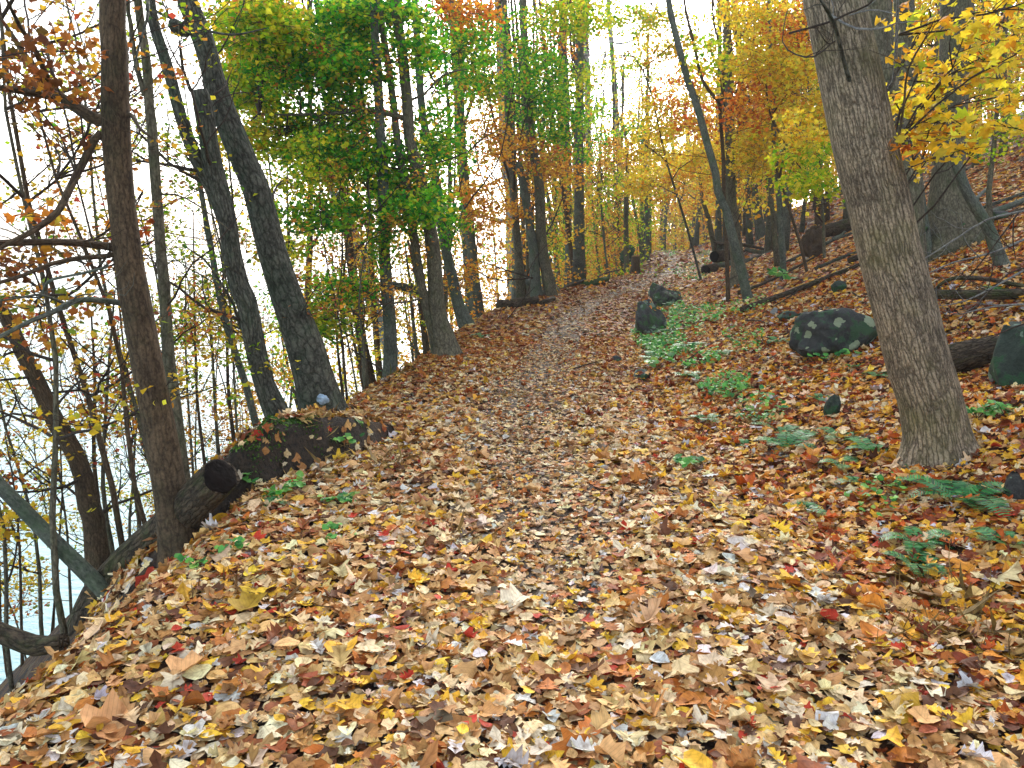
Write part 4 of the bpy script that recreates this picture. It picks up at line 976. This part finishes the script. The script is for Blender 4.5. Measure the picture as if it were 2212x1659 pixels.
log('fallen_log', 'big mossy fallen log with a dark sawn end, propped behind the near brown trunk', [(476, 1030), (430, 1075), (370, 1140), (300, 1210), (235, 1290), (190, 1360)], [82, 84, 92, 104, 112, 90], [4.35, 4.5, 4.8, 5.0, 5.15, 5.2], B_ROT, 40, 0, rough=.1)
log('fallen_log', 'dark bent log poking in at the lower left edge of the picture', [(-60, 1340), (20, 1375), (80, 1395), (135, 1385)], [40, 44, 46, 34], [3.7, 3.65, 3.6, 3.55], B_ROT, 18, rough=.16)
d0 = ground_depth(1130, 668)
log('fallen_log', 'decayed dark log in the pile on the left path edge, lying in front', [(1078, 668), (1120, 660), (1160, 652)], [26, 24, 16], [d0, d0 + .3, d0 + .6], B_ROT, 12, rough=.18, lift=.05)
log('fallen_log', 'short grey log lying just right of the decayed dark log', [(1165, 662), (1196, 648)], [14, 11], [d0 + .3, d0 + .9], B_ROT, 10, rough=.1, lift=.04)
d1 = ground_depth(1240, 628)
log('fallen_log', 'long thin log along the path edge below the thickest middle trunk', [(1200, 635), (1230, 622), (1262, 608)], [9, 9, 7], [d1, d1 + .6, d1 + 1.6], B_ROT, 8, lift=.04)
d2 = ground_depth(1285, 620)
log('fallen_log', 'green mossy log lying at the path edge below the slim brown trunk', [(1256, 622), (1285, 613), (1311, 606)], [17, 16, 12], [d2, d2 + .4, d2 + .9], B_MOSSY, 12, rough=.15, lift=.05)
log('fallen_branch', 'dark crooked stick leaning from the mossy log toward the stump', [(1286, 602), (1310, 592), (1340, 584)], [4, 4, 2], [d2, d2 + 1.5, d2 + 2.5], B_TWIG, 6, lift=.03, cat='branch')
log('fallen_branch', 'forked bleached branch standing beside the straight dark middle trunk', [(1213, 636), (1200, 615), (1190, 603), (1181, 592)], [4, 3, 2], [d1 - .8, d1 - .8, d1 - .8, d1 - .8], B_GTWIG, 6, cat='branch', branches=[([(1198, 612), (1182, 616)], (2, 1), (d1 - .8, d1 - .9))])
log('fallen_log', 'dead grey log slanting down to the left edge trees above the log pile', [(1128, 600), (1160, 625), (1190, 645)], [12, 12, 10], [22, 21.5, 21], B_PALE, 8)
log('fallen_log', 'long dead limb lying across behind the twin stemmed maple', [(760, 617), (810, 620), (850, 616), (900, 628), (930, 640)], [10, 14, 16, 18, 16], [15.5, 15.5, 15, 15, 14.6], B_DARK, 10, rough=.14)
# stump
b0 = G(1372, 593); b0[2] = gz(b0[0], b0[1])
st = thing('tree_stump', 'short brown sawn tree stump standing at the left edge of the trail', 'stump', b0)
s_u = pxm(b0); hS = 38 * s_u
tb = Tubes(); tb.add([b0 + [0, 0, -.1], b0 + [0, 0, .05], b0 + [0, 0, hS * .5], b0 + [0, 0, hS]], [13.5 * s_u, 12 * s_u, 10 * s_u, 9 * s_u], 16, .08); tb.build('bark', B_BROWN, st)
tb = Tubes(); tb.add([b0 + [0, 0, hS - .01], b0 + [0, 0, hS + .02], b0 + [0, 0, hS + .05]], [8.8 * s_u, 8.4 * s_u, 5 * s_u], 14, .1); tb.build('cut_top', M_STUMPTOP, st)

ICO = None
def ico(sub=5):
    import bmesh
    bm = bmesh.new(); bmesh.ops.create_icosphere(bm, subdivisions=sub, radius=1)
    V = np.array([v.co[:] for v in bm.verts]); Fc = np.array([[v.index for v in f.verts] for f in bm.faces]); bm.free(); return V, Fc
IV, IF = ico(5)
def rock(name, label, cx, cy, wpx, hpx, dep, mat, depth_ratio=.8, rot=0.0, boxy=.5, seed=0.0, sink=.15, group=None, tilt=0.0, cat='rock', amp=.13):
    c = P(cx, cy, dep); u = pxm(c)
    a, h = wpx / 2 * u, hpx / 2 * u
    V = IV.copy(); V = np.sign(V) * np.abs(V) ** (1 - boxy * .45); V /= np.max(np.abs(V))
    # broken facets
    for k in range(16):
        nrm = rng.normal(0, 1, 3); nrm /= np.linalg.norm(nrm); dlim = rng.uniform(.62, .9)
        over = V @ nrm - dlim; V = V - np.clip(over, 0, None)[:, None] * nrm * .85
    d = 1 + amp * noise(V[:, 0] * 1.3 + seed, V[:, 1] * 1.3, V[:, 2] * 1.3) + amp * .5 * noise(V[:, 0] * 3.2 + seed, V[:, 1] * 3.2, V[:, 2] * 3.2) + amp * .2 * noise(V[:, 0] * 8 + seed, V[:, 1] * 8, V[:, 2] * 8)
    V = V * d[:, None] * np.array([a, a * depth_ratio, h * (1 + sink)])
    if tilt: ct, s2 = math.cos(tilt), math.sin(tilt); V = np.stack([V[:, 0] * ct - V[:, 2] * s2, V[:, 1], V[:, 0] * s2 + V[:, 2] * ct], 1)
    if rot: ct, s2 = math.cos(rot), math.sin(rot); V = np.stack([V[:, 0] * ct - V[:, 1] * s2, V[:, 0] * s2 + V[:, 1] * ct, V[:, 2]], 1)
    V = V + c + np.array([0, a * depth_ratio * .5, -h * sink])
    o = make_mesh(name, V, IF.ravel(), np.full(len(IF), 3), mat, origin=c)
    if wpx > 40:
        nv = np.array([v.normal[:] for v in o.data.vertices]); ok = np.where(nv[:, 2] > .72)[0]
        m_ = min(len(ok), int(3 + wpx / 16)); q = rng.choice(ok, m_)
        litter2.add(T_STAR, V[q] + [0, 0, .012], nv[q] + rng.normal(0, .15, (m_, 3)), np.full(m_, .07) * rng.uniform(.6, 1.2, m_), pick(LIT_RIGHT, m_), .4, .4)
    return tag(o, label, cat, group)
litter2 = Leaves(True)
db = ground_depth(1815, 772)
rock('boulder', 'rounded grey boulder spotted with pale lichen left of the foreground ridged trunk', 1822, 724, 204, 112, db + .1, R_LICHEN, .7, .2, .35, 1.3, tilt=-.04, amp=.2)
rock('boulder', 'large dark green mossy boulder at the right edge', 2235, 790, 190, 260, 5.9, R_MOSS, .8, .4, .5, 5.1, cat='boulder')
dk = ground_depth(1400, 726)
rock('rock', 'dark blocky rock at the right trail edge with pale lichen, the lower of two', 1402, 692, 74, 96, dk + .1, R_DARK, .9, .3, .2, 2.2, tilt=.2, amp=.3)
dk2 = ground_depth(1440, 665)
rock('rock', 'black mossy topped rock just behind and above the lower trailside rock', 1444, 640, 78, 52, dk2 + .1, R_DARK, .9, -.2, .1, 7.2, tilt=-.3, amp=.35)
rock('rock', 'small dark stone in the leaves at the right trail edge, upper of two', 1333, 777, 24, 20, ground_depth(1333, 785), R_DARK, .9, 0, .5, 3.3)
rock('rock', 'jagged dark lump for a hole or root, right of the small trail edge stone', 1388, 812, 46, 22, ground_depth(1388, 822), R_DARK, .9, 0, .5, 4.3)
rock('rock', 'narrow upright mossy stone half buried left of the foreground ridged trunk', 1800, 880, 34, 72, ground_depth(1800, 905), R_MOSS, .8, 0, .3, 6.3, tilt=-.15)
rock('rock', 'small pale grey stone among leaves left of the lichen boulder', 1674, 673, 20, 17, ground_depth(1674, 680), R_GREY, .9, 0, .2, 2.3)
rock('rock', 'flat bright green mossy stone behind the lichen boulder', 1708, 682, 52, 20, ground_depth(1708, 692), R_MOSS, .8, 0, .3, 8.3, tilt=.25)
rock('rock', 'small bright green mossy lump high in the leaves above the lichen boulder', 1814, 619, 34, 26, ground_depth(1814, 632), R_MOSS, .8, 0, .3, 9.3, tilt=.5)
rock('rock', 'dark wedge stone in leaves right of the foreground trunk at mid height', 2005, 557, 40, 22, ground_depth(2005, 570), R_DARK, .8, 0, .4, 1.9)
rock('rock', 'small dark stone at the left foot of the broad slope trunk', 1997, 493, 26, 16, 11.2, R_DARK, .8, 0, .4, 4.9)
rock('rock', 'small dark stone at the right foot of the broad slope trunk', 2085, 482, 30, 14, 11.2, R_DARK, .8, 0, .4, 5.9)
rock('rock', 'dark flat stone high at the right behind the slim upright stem', 2165, 462, 36, 16, 12.4, R_DARK, .8, 0, .4, 3.9)
rock('boulder', 'pointed mossy boulder behind the sawn stump', 1357, 546, 34, 38, 33.5, R_MOSS, .9, 0, .1, 2.9)
rock('boulder', 'mossy dark rock at the lower right edge beside the fern', 2235, 1070, 110, 100, ground_depth(2190, 1110) + .1, R_DARK, .8, 0, .3, 6.9)
# logs on the right bank
dl = ground_depth(1560, 580)
log('fallen_log', 'hollow dark ended log in the brush pile on the right bank', [(1543, 554), (1570, 551), (1592, 547)], [26, 25, 22], [dl, dl + .4, dl + .8], B_ROT, 20, 0, M_HOLLOW, .12)
log('fallen_log', 'long bleached log below the hollow log, running right', [(1553, 573), (1590, 568), (1640, 562), (1729, 548)], [11, 15, 15, 12], [dl - .2, dl, dl + .2, dl + .4], B_PALE, 12, rough=.1)
log('fallen_log', 'dead branch arching over the hollow log', [(1536, 510), (1546, 524), (1570, 527), (1600, 528), (1660, 540)], [5, 8, 8, 8, 5], [dl + .3] * 5, B_ROT, 8, cat='dead branch', branches=[([(1546, 524), (1544, 545)], (6, 4), (dl + .3, dl + .1))])
log('fallen_log', 'grey broken limb lying right of the hollow log', [(1610, 538), (1640, 545), (1670, 541)], [9, 9, 6], [dl + .2] * 3, B_PALE, 8)
log('fallen_log', 'thick dark log on the slope beside the root plate', [(1752, 505), (1790, 498), (1830, 490), (1870, 482)], [20, 28, 32, 32], [ground_depth(1800, 520)] * 4, B_ROT, 16, rough=.14)
log('fallen_log', 'dark stubby log end low in the greenery below the bleached log', [(1524, 584), (1545, 578)], [24, 20], [dl - 1.2, dl - .8], B_ROT, 14, 0, M_HOLLOW, .2)
rock('root_mass', 'upturned root plate clogged with brown soil on the right slope', 1762, 522, 58, 66, ground_depth(1762, 556), R_SOIL, .5, .1, .2, 4.4, cat='roots', amp=.3)
log('fallen_log', 'long straight log lying level behind the foreground ridged trunk', [(1985, 634), (2060, 636), (2140, 636), (2240, 634)], [20, 21, 22, 22], [8.1, 8.1, 8.1, 8.1], B_ROT, 16, rough=.08)
log('fallen_branch', 'curved brown branch arching over the long straight log', [(2016, 628), (2045, 605), (2085, 600), (2140, 604), (2230, 622)], [5, 8, 10, 10, 8], [8.2] * 5, B_ROT, 8, cat='branch')
log('fallen_log', 'broad rotting log between foreground trunk and the dark mossy boulder', [(2036, 785), (2070, 775), (2110, 765), (2160, 752)], [62, 66, 62, 56], [6.6, 6.6, 6.6, 6.6], B_ROT, 26, rough=.16)
# bare dead branch tangle at right
t = thing('dead_branch', 'tangle of thin bare dead twigs reaching in from the right edge', 'branch', P(2230, 600, 6.0))
for pts, w, dd in [([(2240, 450), (2134, 474), (2071, 512), (2016, 547), (1990, 562)], 6, 5.8), ([(2240, 505), (2146, 545), (2059, 567), (1996, 595)], 6, 5.9), ([(2240, 568), (2134, 627), (2084, 650), (2041, 660)], 6, 5.5),
                   ([(2240, 656), (2146, 662), (2071, 680)], 6, 5.4), ([(2200, 460), (2125, 560), (2060, 640), (2049, 697)], 4, 5.8), ([(2240, 575), (2180, 590), (2120, 650), (2090, 700)], 4, 5.5), ([(2190, 470), (2188, 520), (2194, 560)], 4, 5.8),
                   ([(2240, 690), (2160, 720), (2090, 770)], 4, 5.4), ([(2150, 545), (2135, 620), (2100, 680)], 3, 5.7)]:
    X = np.array([P(a, b2, dd) for a, b2 in pts]); S, ts = spline(X, .08); tb = Tubes()
    tb.add(S, np.linspace(w, w * .4, len(S)) / 2 * pxm(X[0]), 6, .08)
    for _ in range(3):
        j = rng.integers(2, len(S)); grow(tb, None, S[j], (-1, rng.normal(0, .3), rng.normal(-.1, .4)), .35, .003, 1, dict(levels=3, nb=2, wig=.2))
    tb.build('twig', B_GTWIG if w > 5 else B_TWIG, t)
# sticks on the forest floor
for i, (a, b2, lab) in enumerate([((1640, 690), (1720, 640), 'thin grey stick in the leaves above the pale grey stone'), ((1770, 605), (1700, 650), 'broken stick lying above the flat green mossy stone'),
                     ((1840, 640), (1885, 648), 'bent stick lying against the left side of the foreground ridged trunk'), ((1610, 700), (1665, 712), 'short dark stick below the pale grey stone'),
                     ((1480, 790), (1560, 740), 'thin twig slanting through the ferny bank'), ((1890, 520), (1850, 560), 'short stick left of the foreground ridged trunk near the root plate'),
                     ((1240, 805), (1290, 790), 'small stick lying across the trail right of centre'), ((680, 1320), (720, 1335), 'short dark chip of wood lying on the near leaves')]):
    A, B_ = G(*a), G(*b2); A[2] = gz(A[0], A[1]) + .05; B_[2] = gz(B_[0], B_[1]) + .05
    tb = Tubes(); S, _t = spline([A, (A + B_) / 2 + rng.normal(0, .03, 3) + [0, 0, .03], B_], .05)
    tb.add(S, np.linspace(1.8, 1.0, len(S)) * pxm(A), 6, .1); tag(tb.build('stick', B_TWIG if i % 2 else B_ROT, origin=A), lab, 'stick')
o = litter2.build('fallen_leaves', M_LITTER); o['kind'] = 'stuff'; o['label'] = 'single fallen leaves lying on top of the rocks'; o['category'] = 'leaf litter'
# upslope clutter of logs and branches
for i in range(22):
    y = rng.uniform(12, 30); x = redge(y) + rng.uniform(2.5, .5 * y); 
    if x > .62 * y: continue
    a = rng.normal(0, .5); L_ = rng.uniform(.8, 2.6); A = np.array([x, y, 0]); dv = np.array([math.cos(a), math.sin(a), 0]) * L_
    S = np.array([A - dv / 2, A, A + dv / 2]); S[:, 2] = hgt(S[:, 0], S[:, 1]) + .08; S, _t = spline(S, .2)
    tb = Tubes(); r = rng.uniform(.03, .09); tb.add(S, np.linspace(r, r * .6, len(S)), 8, .15)
    tag(tb.build('fallen_branch', [B_ROT, B_PALE, B_DARK][i % 3], origin=A), 'dead branch lying in the leaves up the right hillside', 'branch', 'dead branches on the hillside')
# scrap at foot of leaning tree
c0 = P(697, 862, 7.2); V = IV * [.05, .04, .045]; V = V * (1 + .35 * noise(IV[:, 0] * 2, IV[:, 1] * 2, IV[:, 2] * 2))[:, None] + c0
tag(make_mesh('plastic_scrap', V, IF.ravel(), np.full(len(IF), 3), M_SCRAP, origin=c0), 'crumpled pale blue scrap at the foot of the thick leaning trunk', 'litter')

# ================================================================== FERNS AND HERBS
def fern_frond(lv, tw, base, az, length, droop, palette, npin=20, w=.15):
    t = np.linspace(0, 1, 14)
    d = np.array([math.cos(az), math.sin(az), 0]); side = np.array([-d[1], d[0], 0])
    el = .9
    pts = base + length * (np.outer(t, d) * .95) + np.array([0, 0, 1]) * (length * (el * t - droop * t ** 2))[:, None]
    tw.add(pts, np.linspace(.003, .001, 14), 3, cap=False)
    tt = np.linspace(.14, 1, npin); P0 = np.stack([np.interp(tt, t, pts[:, k]) for k in range(3)], 1)
    wd = length * w * np.sin(np.pi * np.clip(tt * .88 + .1, 0, 1)) ** .7 * 2
    tang = np.gradient(P0, axis=0); tang /= np.linalg.norm(tang, axis=1)[:, None]
    upv = np.cross(tang, side); upv *= np.sign(upv[:, 2])[:, None]
    for sgn in (-1, 1):
        c = P0 + sgn * side * wd[:, None] * .46 + tang * .12 * wd[:, None]
        yaw = np.full(npin, math.atan2(sgn * side[1] + d[1] * .25, sgn * side[0] + d[0] * .25))
        lv.add(T_DIA2, c, upv + rng.normal(0, .06, (npin, 3)), wd, pick(palette, npin, .12), 0, 0, aspect=1.0, yaw=yaw, curl=0)
T_DIA2 = (np.array([(0, -.5), (.07, -.38), (.065, .2), (0, .5), (-.065, .2), (-.07, -.38)], float), np.arange(6), np.array([6]))
PFERN = pal([((44, 124, 64), 5), ((66, 150, 80), 4), ((98, 172, 98), 3), ((26, 84, 48), 2)])
PHERB = pal([((98, 172, 80), 5), ((128, 196, 92), 4), ((60, 136, 66), 4), ((160, 200, 96), 1)])
ferns = [(2070, 1085, .34, 7, 'fullest fern with long fronds near the right edge, below the foreground trunk'), (1980, 1175, .2, 6, 'fern in the leaves below and left of the fullest fern'), (1975, 1225, .2, 5, 'lowest fern on the bank, bluish, near the right'),
         (1735, 1105, .18, 4, 'lone pale fern furthest left among the near ferns'), (1700, 965, .30, 6, 'dark fern clump on the bank left of the foreground trunk foot'), (1690, 935, .24, 5, 'fern just above the dark fern clump'),
         (1815, 945, .24, 4, 'upright fern by the narrow mossy stone'), (1885, 975, .26, 5, 'fern at the left foot of the foreground ridged trunk'), (1825, 1010, .22, 4, 'single drooping fern below the narrow mossy stone'), (1850, 1045, .16, 3, 'small fern halfway between narrow mossy stone and fullest fern'),
         (1770, 860, .16, 4, 'small fern left of the narrow mossy stone'), (1525, 905, .2, 5, 'fern at the lower left corner of the ferny bank'), (1650, 905, .18, 4, 'fern in the middle of the bank by bright yellow leaves'), (1610, 960, .14, 3, 'tiny fern low on the bank in front'),
         (1490, 745, .3, 6, 'bright fern right of the lower dark trailside rock'), (1440, 715, .3, 5, 'fern leaning on the lower dark trailside rock'), (1455, 655, .28, 5, 'fern under the upper black trailside rock'), (1410, 770, .26, 5, 'fern at the trail edge below the dark rock'),
         (1480, 810, .24, 5, 'fern below the bright fern beside the rocks'), (1560, 760, .22, 5, 'fern up the bank from the bright fern'), (1680, 735, .22, 4, 'fern left of the lichen boulder'), (1840, 790, .16, 4, 'fern under the right side of the lichen boulder'),
         (1895, 810, .18, 4, 'bluish fern between the lichen boulder and foreground trunk'), (1720, 820, .14, 4, 'small fern below the left side of the lichen boulder'), (2150, 625, .2, 5, 'dark fern behind the bare twigs at the right'), (2170, 1180, .2, 4, 'dim fern at the lower right under the mossy rock'),
         (1960, 1000, .1, 4, 'tiny fern at the near foot of the foreground trunk'), (590, 1085, .12, 5, 'little fern at the foot of the soil cut on the left'), (1560, 600, .2, 5, 'fern by the bleached log'), (835, 800, .2, 5, 'fern at foot of the pale leaning trunk'), (1040, 720, .2, 5, 'fern beside vine wrapped trunk on the left edge')]
for (fx, fy, ln_, nf, lab) in ferns:
    b0 = G(fx, fy + 10); b0[2] = gz(b0[0], b0[1])
    t = thing('fern', lab, 'fern', b0)
    a0 = rng.uniform(0, 6)
    for k in range(nf):
        lv, tw = Leaves(), Tubes()
        fern_frond(lv, lv_tw := tw, b0 + [0, 0, .01], a0 + k * 6.28 / nf + rng.normal(0, .3), ln_ * rng.uniform(.75, 1.15), rng.uniform(.55, .95), PFERN)
        lv.build('frond', M_HERB, t)
herbs = [(640, 1060, 1, 'three leaved green plant on the leaves right of the soil cut'), (735, 1085, 2, 'largest green leafy sprig in the leaves left of the trail'), (728, 1165, 1, 'small green sprig below the largest leafy sprig on the left'),
         (1470, 1005, 1.4, 'lone green leafy sprig right of the trail centre'), (520, 1080, 1.2, 'pale leafy sprig right of the fallen log'), (440, 1150, 1.3, 'green leafy sprig at the right foot of the near brown trunk'), (490, 1190, 1.2, 'small trailing sprig lower right of the near brown trunk'),
         (405, 1230, 1.2, 'leafy sprig in front of the foot of the near brown trunk'), (2110, 900, 2.2, 'bright round leaved plant at right of the foreground trunk foot'), (2170, 895, 2.0, 'round leaved plant before the dark mossy boulder'), (1920, 1060, 1.6, 'round leaved sprig above the ferns near the right'),
         (130, 1330, 1.6, 'green leafy plant at the lower left near the dark bent log'), (190, 1240, 2.4, 'yellow green leafy shoot at the base of the leaning grey green trunk'), (745, 970, 1.0, 'round leaved sprig hanging on the soil cut'), (600, 1070, 1.0, 'sprig in the shadow at the foot of the soil cut'),
         (780, 940, .8, 'sprig at the right end of the soil cut'), (1700, 610, 1.2, 'green sprig high in the leaves near the thin saplings'), (1420, 1090 - 300, 1.2, 'round leaved sprig at the trail edge by the jagged lump'), (1790, 720 + 60, .8, 'sprig at the base of the lichen boulder')]
for (fx, fy, sc_, lab) in herbs:
    b0 = G(fx, fy + 8); b0[2] = gz(b0[0], b0[1])
    u = pxm(b0); t = thing('leafy_plant', lab, 'plant', b0)
    lv, tw = Leaves(), Tubes()
    for k in range(int(3 * sc_) + 1):
        a = rng.uniform(0, 6.28); L_ = 26 * u * rng.uniform(.7, 1.5); e = b0 + np.array([math.cos(a) * L_, math.sin(a) * L_ * .7, L_ * rng.uniform(.5, 1.0)])
        tw.add(np.array([b0, (b0 + e) / 2 + [0, 0, L_ * .2], e]), [.003, .002, .0015], 4, cap=False)
        n = 5; ps = e + rng.normal(0, 8 * u, (n, 3)) * [1, 1, .4]
        lv.add(T_OVAL, ps, np.array([0, -.2, 1.0]) + rng.normal(0, .3, (n, 3)), 17 * u * rng.uniform(.7, 1.2, n), pick(PHERB, n), .2, .2, aspect=1.3)
    tw.build('stem', B_TWIG, t); lv.build('leaves', M_HERB, t)
# green ground cover on the bank (too many little plants to count)
lv = Leaves()
def cover(cx, cy, rx, ry, n, size, p_):
    th = rng.uniform(0, 6.28, n); r = np.sqrt(rng.uniform(0, 1, n))
    # patch centre and radii on the ground, leaves spread over the terrain there
    c = G(cx, cy); e1 = G(cx + rx, cy); e2 = G(cx, cy + ry)
    X = c[0] + (e1[0] - c[0]) * r * np.cos(th) + (e2[0] - c[0]) * r * np.sin(th); Y = c[1] + (e1[1] - c[1]) * r * np.cos(th) + (e2[1] - c[1]) * r * np.sin(th)
    keep = noise(X * 2.2, Y * 2.2, 5.5) > -.15; X, Y = X[keep], Y[keep]
    n = len(X)
    ps = np.stack([X, Y, hgt(X, Y) + rng.uniform(.03, .13, n)], 1)
    lv.add(T_OVAL, ps, np.array([0, -.15, 1.0]) + rng.normal(0, .4, (n, 3)), size * rng.uniform(.6, 1.3, n), pick(p_, n), .2, .2, aspect=1.3)
cover(1400, 735, 40, 25, 500, .055, PHERB); cover(1450, 672, 30, 14, 260, .055, PHERB); cover(1430, 740, 50, 40, 900, .055, PHERB); cover(1500, 690, 70, 45, 700, .055, PHERB); cover(1480, 790, 80, 40, 750, .052, PHERB); cover(1560, 830, 60, 40, 450, .05, PHERB)
cover(1530, 560, 40, 22, 700, .07, PHERB); cover(1490, 590, 45, 22, 500, .07, PHERB); cover(1440, 545, 30, 8, 300, .1, PHERB); cover(1600, 660, 60, 30, 220, .05, PHERB); cover(1600, 740, 50, 30, 160, .05, PHERB)
cover(1380, 530, 25, 8, 200, .12, PHERB); cover(1640, 890, 60, 40, 130, .045, PHERB); cover(1900, 1080, 80, 50, 60, .04, PHERB); cover(1450, 640, 40, 30, 160, .05, PHERB)
o = lv.build('ground_cover', M_HERB); o['kind'] = 'stuff'; o['label'] = 'low green creeping plants spread over the right bank'; o['category'] = 'ground cover'
# moss on the soil cut, and dry grass
lv = Leaves()
for _ in range(15):
    a = rng.uniform(-.1, .6); s = rng.uniform(.06, .14)
    x = -1.66 + .472 * a - .881 * s; y = 5.25 + .881 * a + .472 * s
    n = 90; q = rng.normal(0, .035, (n, 2)); xs, ys = x + q[:, 0] * 1.4, y + q[:, 1]
    ps = np.stack([xs, ys, hgt(xs, ys) + .008], 1); lv.add(T_DIA, ps, normal_at(xs, ys) + rng.normal(0, .8, (n, 3)), np.full(n, .018), pick(pal([((60, 104, 24), 1), ((84, 130, 34), 1), ((40, 76, 22), 1)]), n), 0, 0, curl=0)
o = lv.build('moss', M_HERB); o['kind'] = 'stuff'; o['label'] = 'bright green moss on the soil cut left of the trail'; o['category'] = 'moss'
lv = Leaves(True); T_BLADE = (np.array([(-.02, 0), (.02, 0), (.012, .6), (0, 1), (-.012, .6)], float), np.arange(5), np.array([5]))
for (cx, cy, n, col) in [(820, 1010, 60, (206, 184, 130)), (1610, 925, 70, (150, 120, 70)), (1560, 880, 40, (160, 130, 70)), (2020, 1300, 120, (150, 130, 80)), (2060, 1390, 120, (150, 126, 74)), (1100, 855, 30, (180, 150, 90)), (870, 810, 50, (120, 130, 60)), (1000, 1180, 20, (170, 140, 80)), (720, 1000, 40, (190, 170, 110)), (560, 1290, 40, (150, 120, 80))]:
    c = G(cx, cy); m = n * 3; ps = c + rng.normal(0, .12, (m, 3)); ps[:, 2] = hgt(ps[:, 0], ps[:, 1]) + .01
    nr = rng.normal(0, 1, (m, 3)); nr[:, 2] = rng.uniform(.2, .9, m)
    lv.add(T_BLADE, ps, nr, rng.uniform(.06, .17, m), np.clip(np.tile(lin(col), (m, 1)) * rng.normal(1, .25, (m, 1)), .01, .8), 0, .4)
o = lv.build('dry_grass', M_LITTER); o['kind'] = 'stuff'; o['label'] = 'wisps of dry straw coloured grass among the fallen leaves'; o['category'] = 'grass'

# ================================================================== LIGHT, SKY, CAMERA
w = bpy.data.worlds.new('World'); SC.world = w; w.use_nodes = True
nt = w.node_tree; bg = nt.nodes['Background']
sky = nt.nodes.new('ShaderNodeTexSky'); sky.sky_type = 'NISHITA'; sky.sun_disc = False
EL, AZ = math.radians(24), math.radians(8)
sky.sun_elevation = EL; sky.sun_rotation = AZ; sky.dust_density = 3.0; sky.air_density = 1.0
hs = nt.nodes.new('ShaderNodeHueSaturation'); hs.inputs['Saturation'].default_value = .35
nt.links.new(sky.outputs[0], hs.inputs['Color']); nt.links.new(hs.outputs[0], bg.inputs[0]); bg.inputs[1].default_value = .15
sl = bpy.data.lights.new('sun', 'SUN'); sl.energy = 1.3; sl.angle = math.radians(14); sl.color = (1, .95, .88)
so = bpy.data.objects.new('sun', sl); C.objects.link(so)
dirv = Vector((math.sin(AZ) * math.cos(EL), math.cos(AZ) * math.cos(EL), math.sin(EL)))
so.rotation_euler = dirv.to_track_quat('Z', 'Y').to_euler()
cam = bpy.data.cameras.new('camera'); co = bpy.data.objects.new('camera', cam); C.objects.link(co)
cam.sensor_width = 36; cam.lens = 36 * F / 1024; cam.clip_end = 6000; cam.clip_start = .05
co.location = CAM; co.rotation_euler = (math.pi / 2 + PITCH, 0, 0)
SC.camera = co
SC.view_settings.view_transform = 'Standard'; SC.view_settings.look = 'None'; SC.view_settings.gamma = 1
SC.view_settings.exposure = 1.8
SC.cycles.max_bounces = 6; SC.cycles.diffuse_bounces = 3; SC.cycles.transmission_bounces = 3; SC.cycles.transparent_max_bounces = 4

hz = make_mesh('haze', [(x, y, z) for x in (-180, 260) for y in (-20, 330) for z in (-11.5, 60)], [0,1,3,2, 4,6,7,5, 0,4,5,1, 2,3,7,6, 0,2,6,4, 1,5,7,3], [4] * 6, None, smooth=False)
hm = bpy.data.materials.new('haze'); hm.use_nodes = True; nt = hm.node_tree; nt.nodes.clear()
out = nt.nodes.new('ShaderNodeOutputMaterial'); pv = nt.nodes.new('ShaderNodeVolumePrincipled'); pv.inputs['Density'].default_value = .0011
pv.inputs['Color'].default_value = (.95, .97, 1, 1); nt.links.new(pv.outputs[0], out.inputs['Volume'])
hz.data.materials.clear(); hz.data.materials.append(hm); hz['kind'] = 'stuff'; hz['label'] = 'faint pale haze between the far trees'; hz['category'] = 'haze'
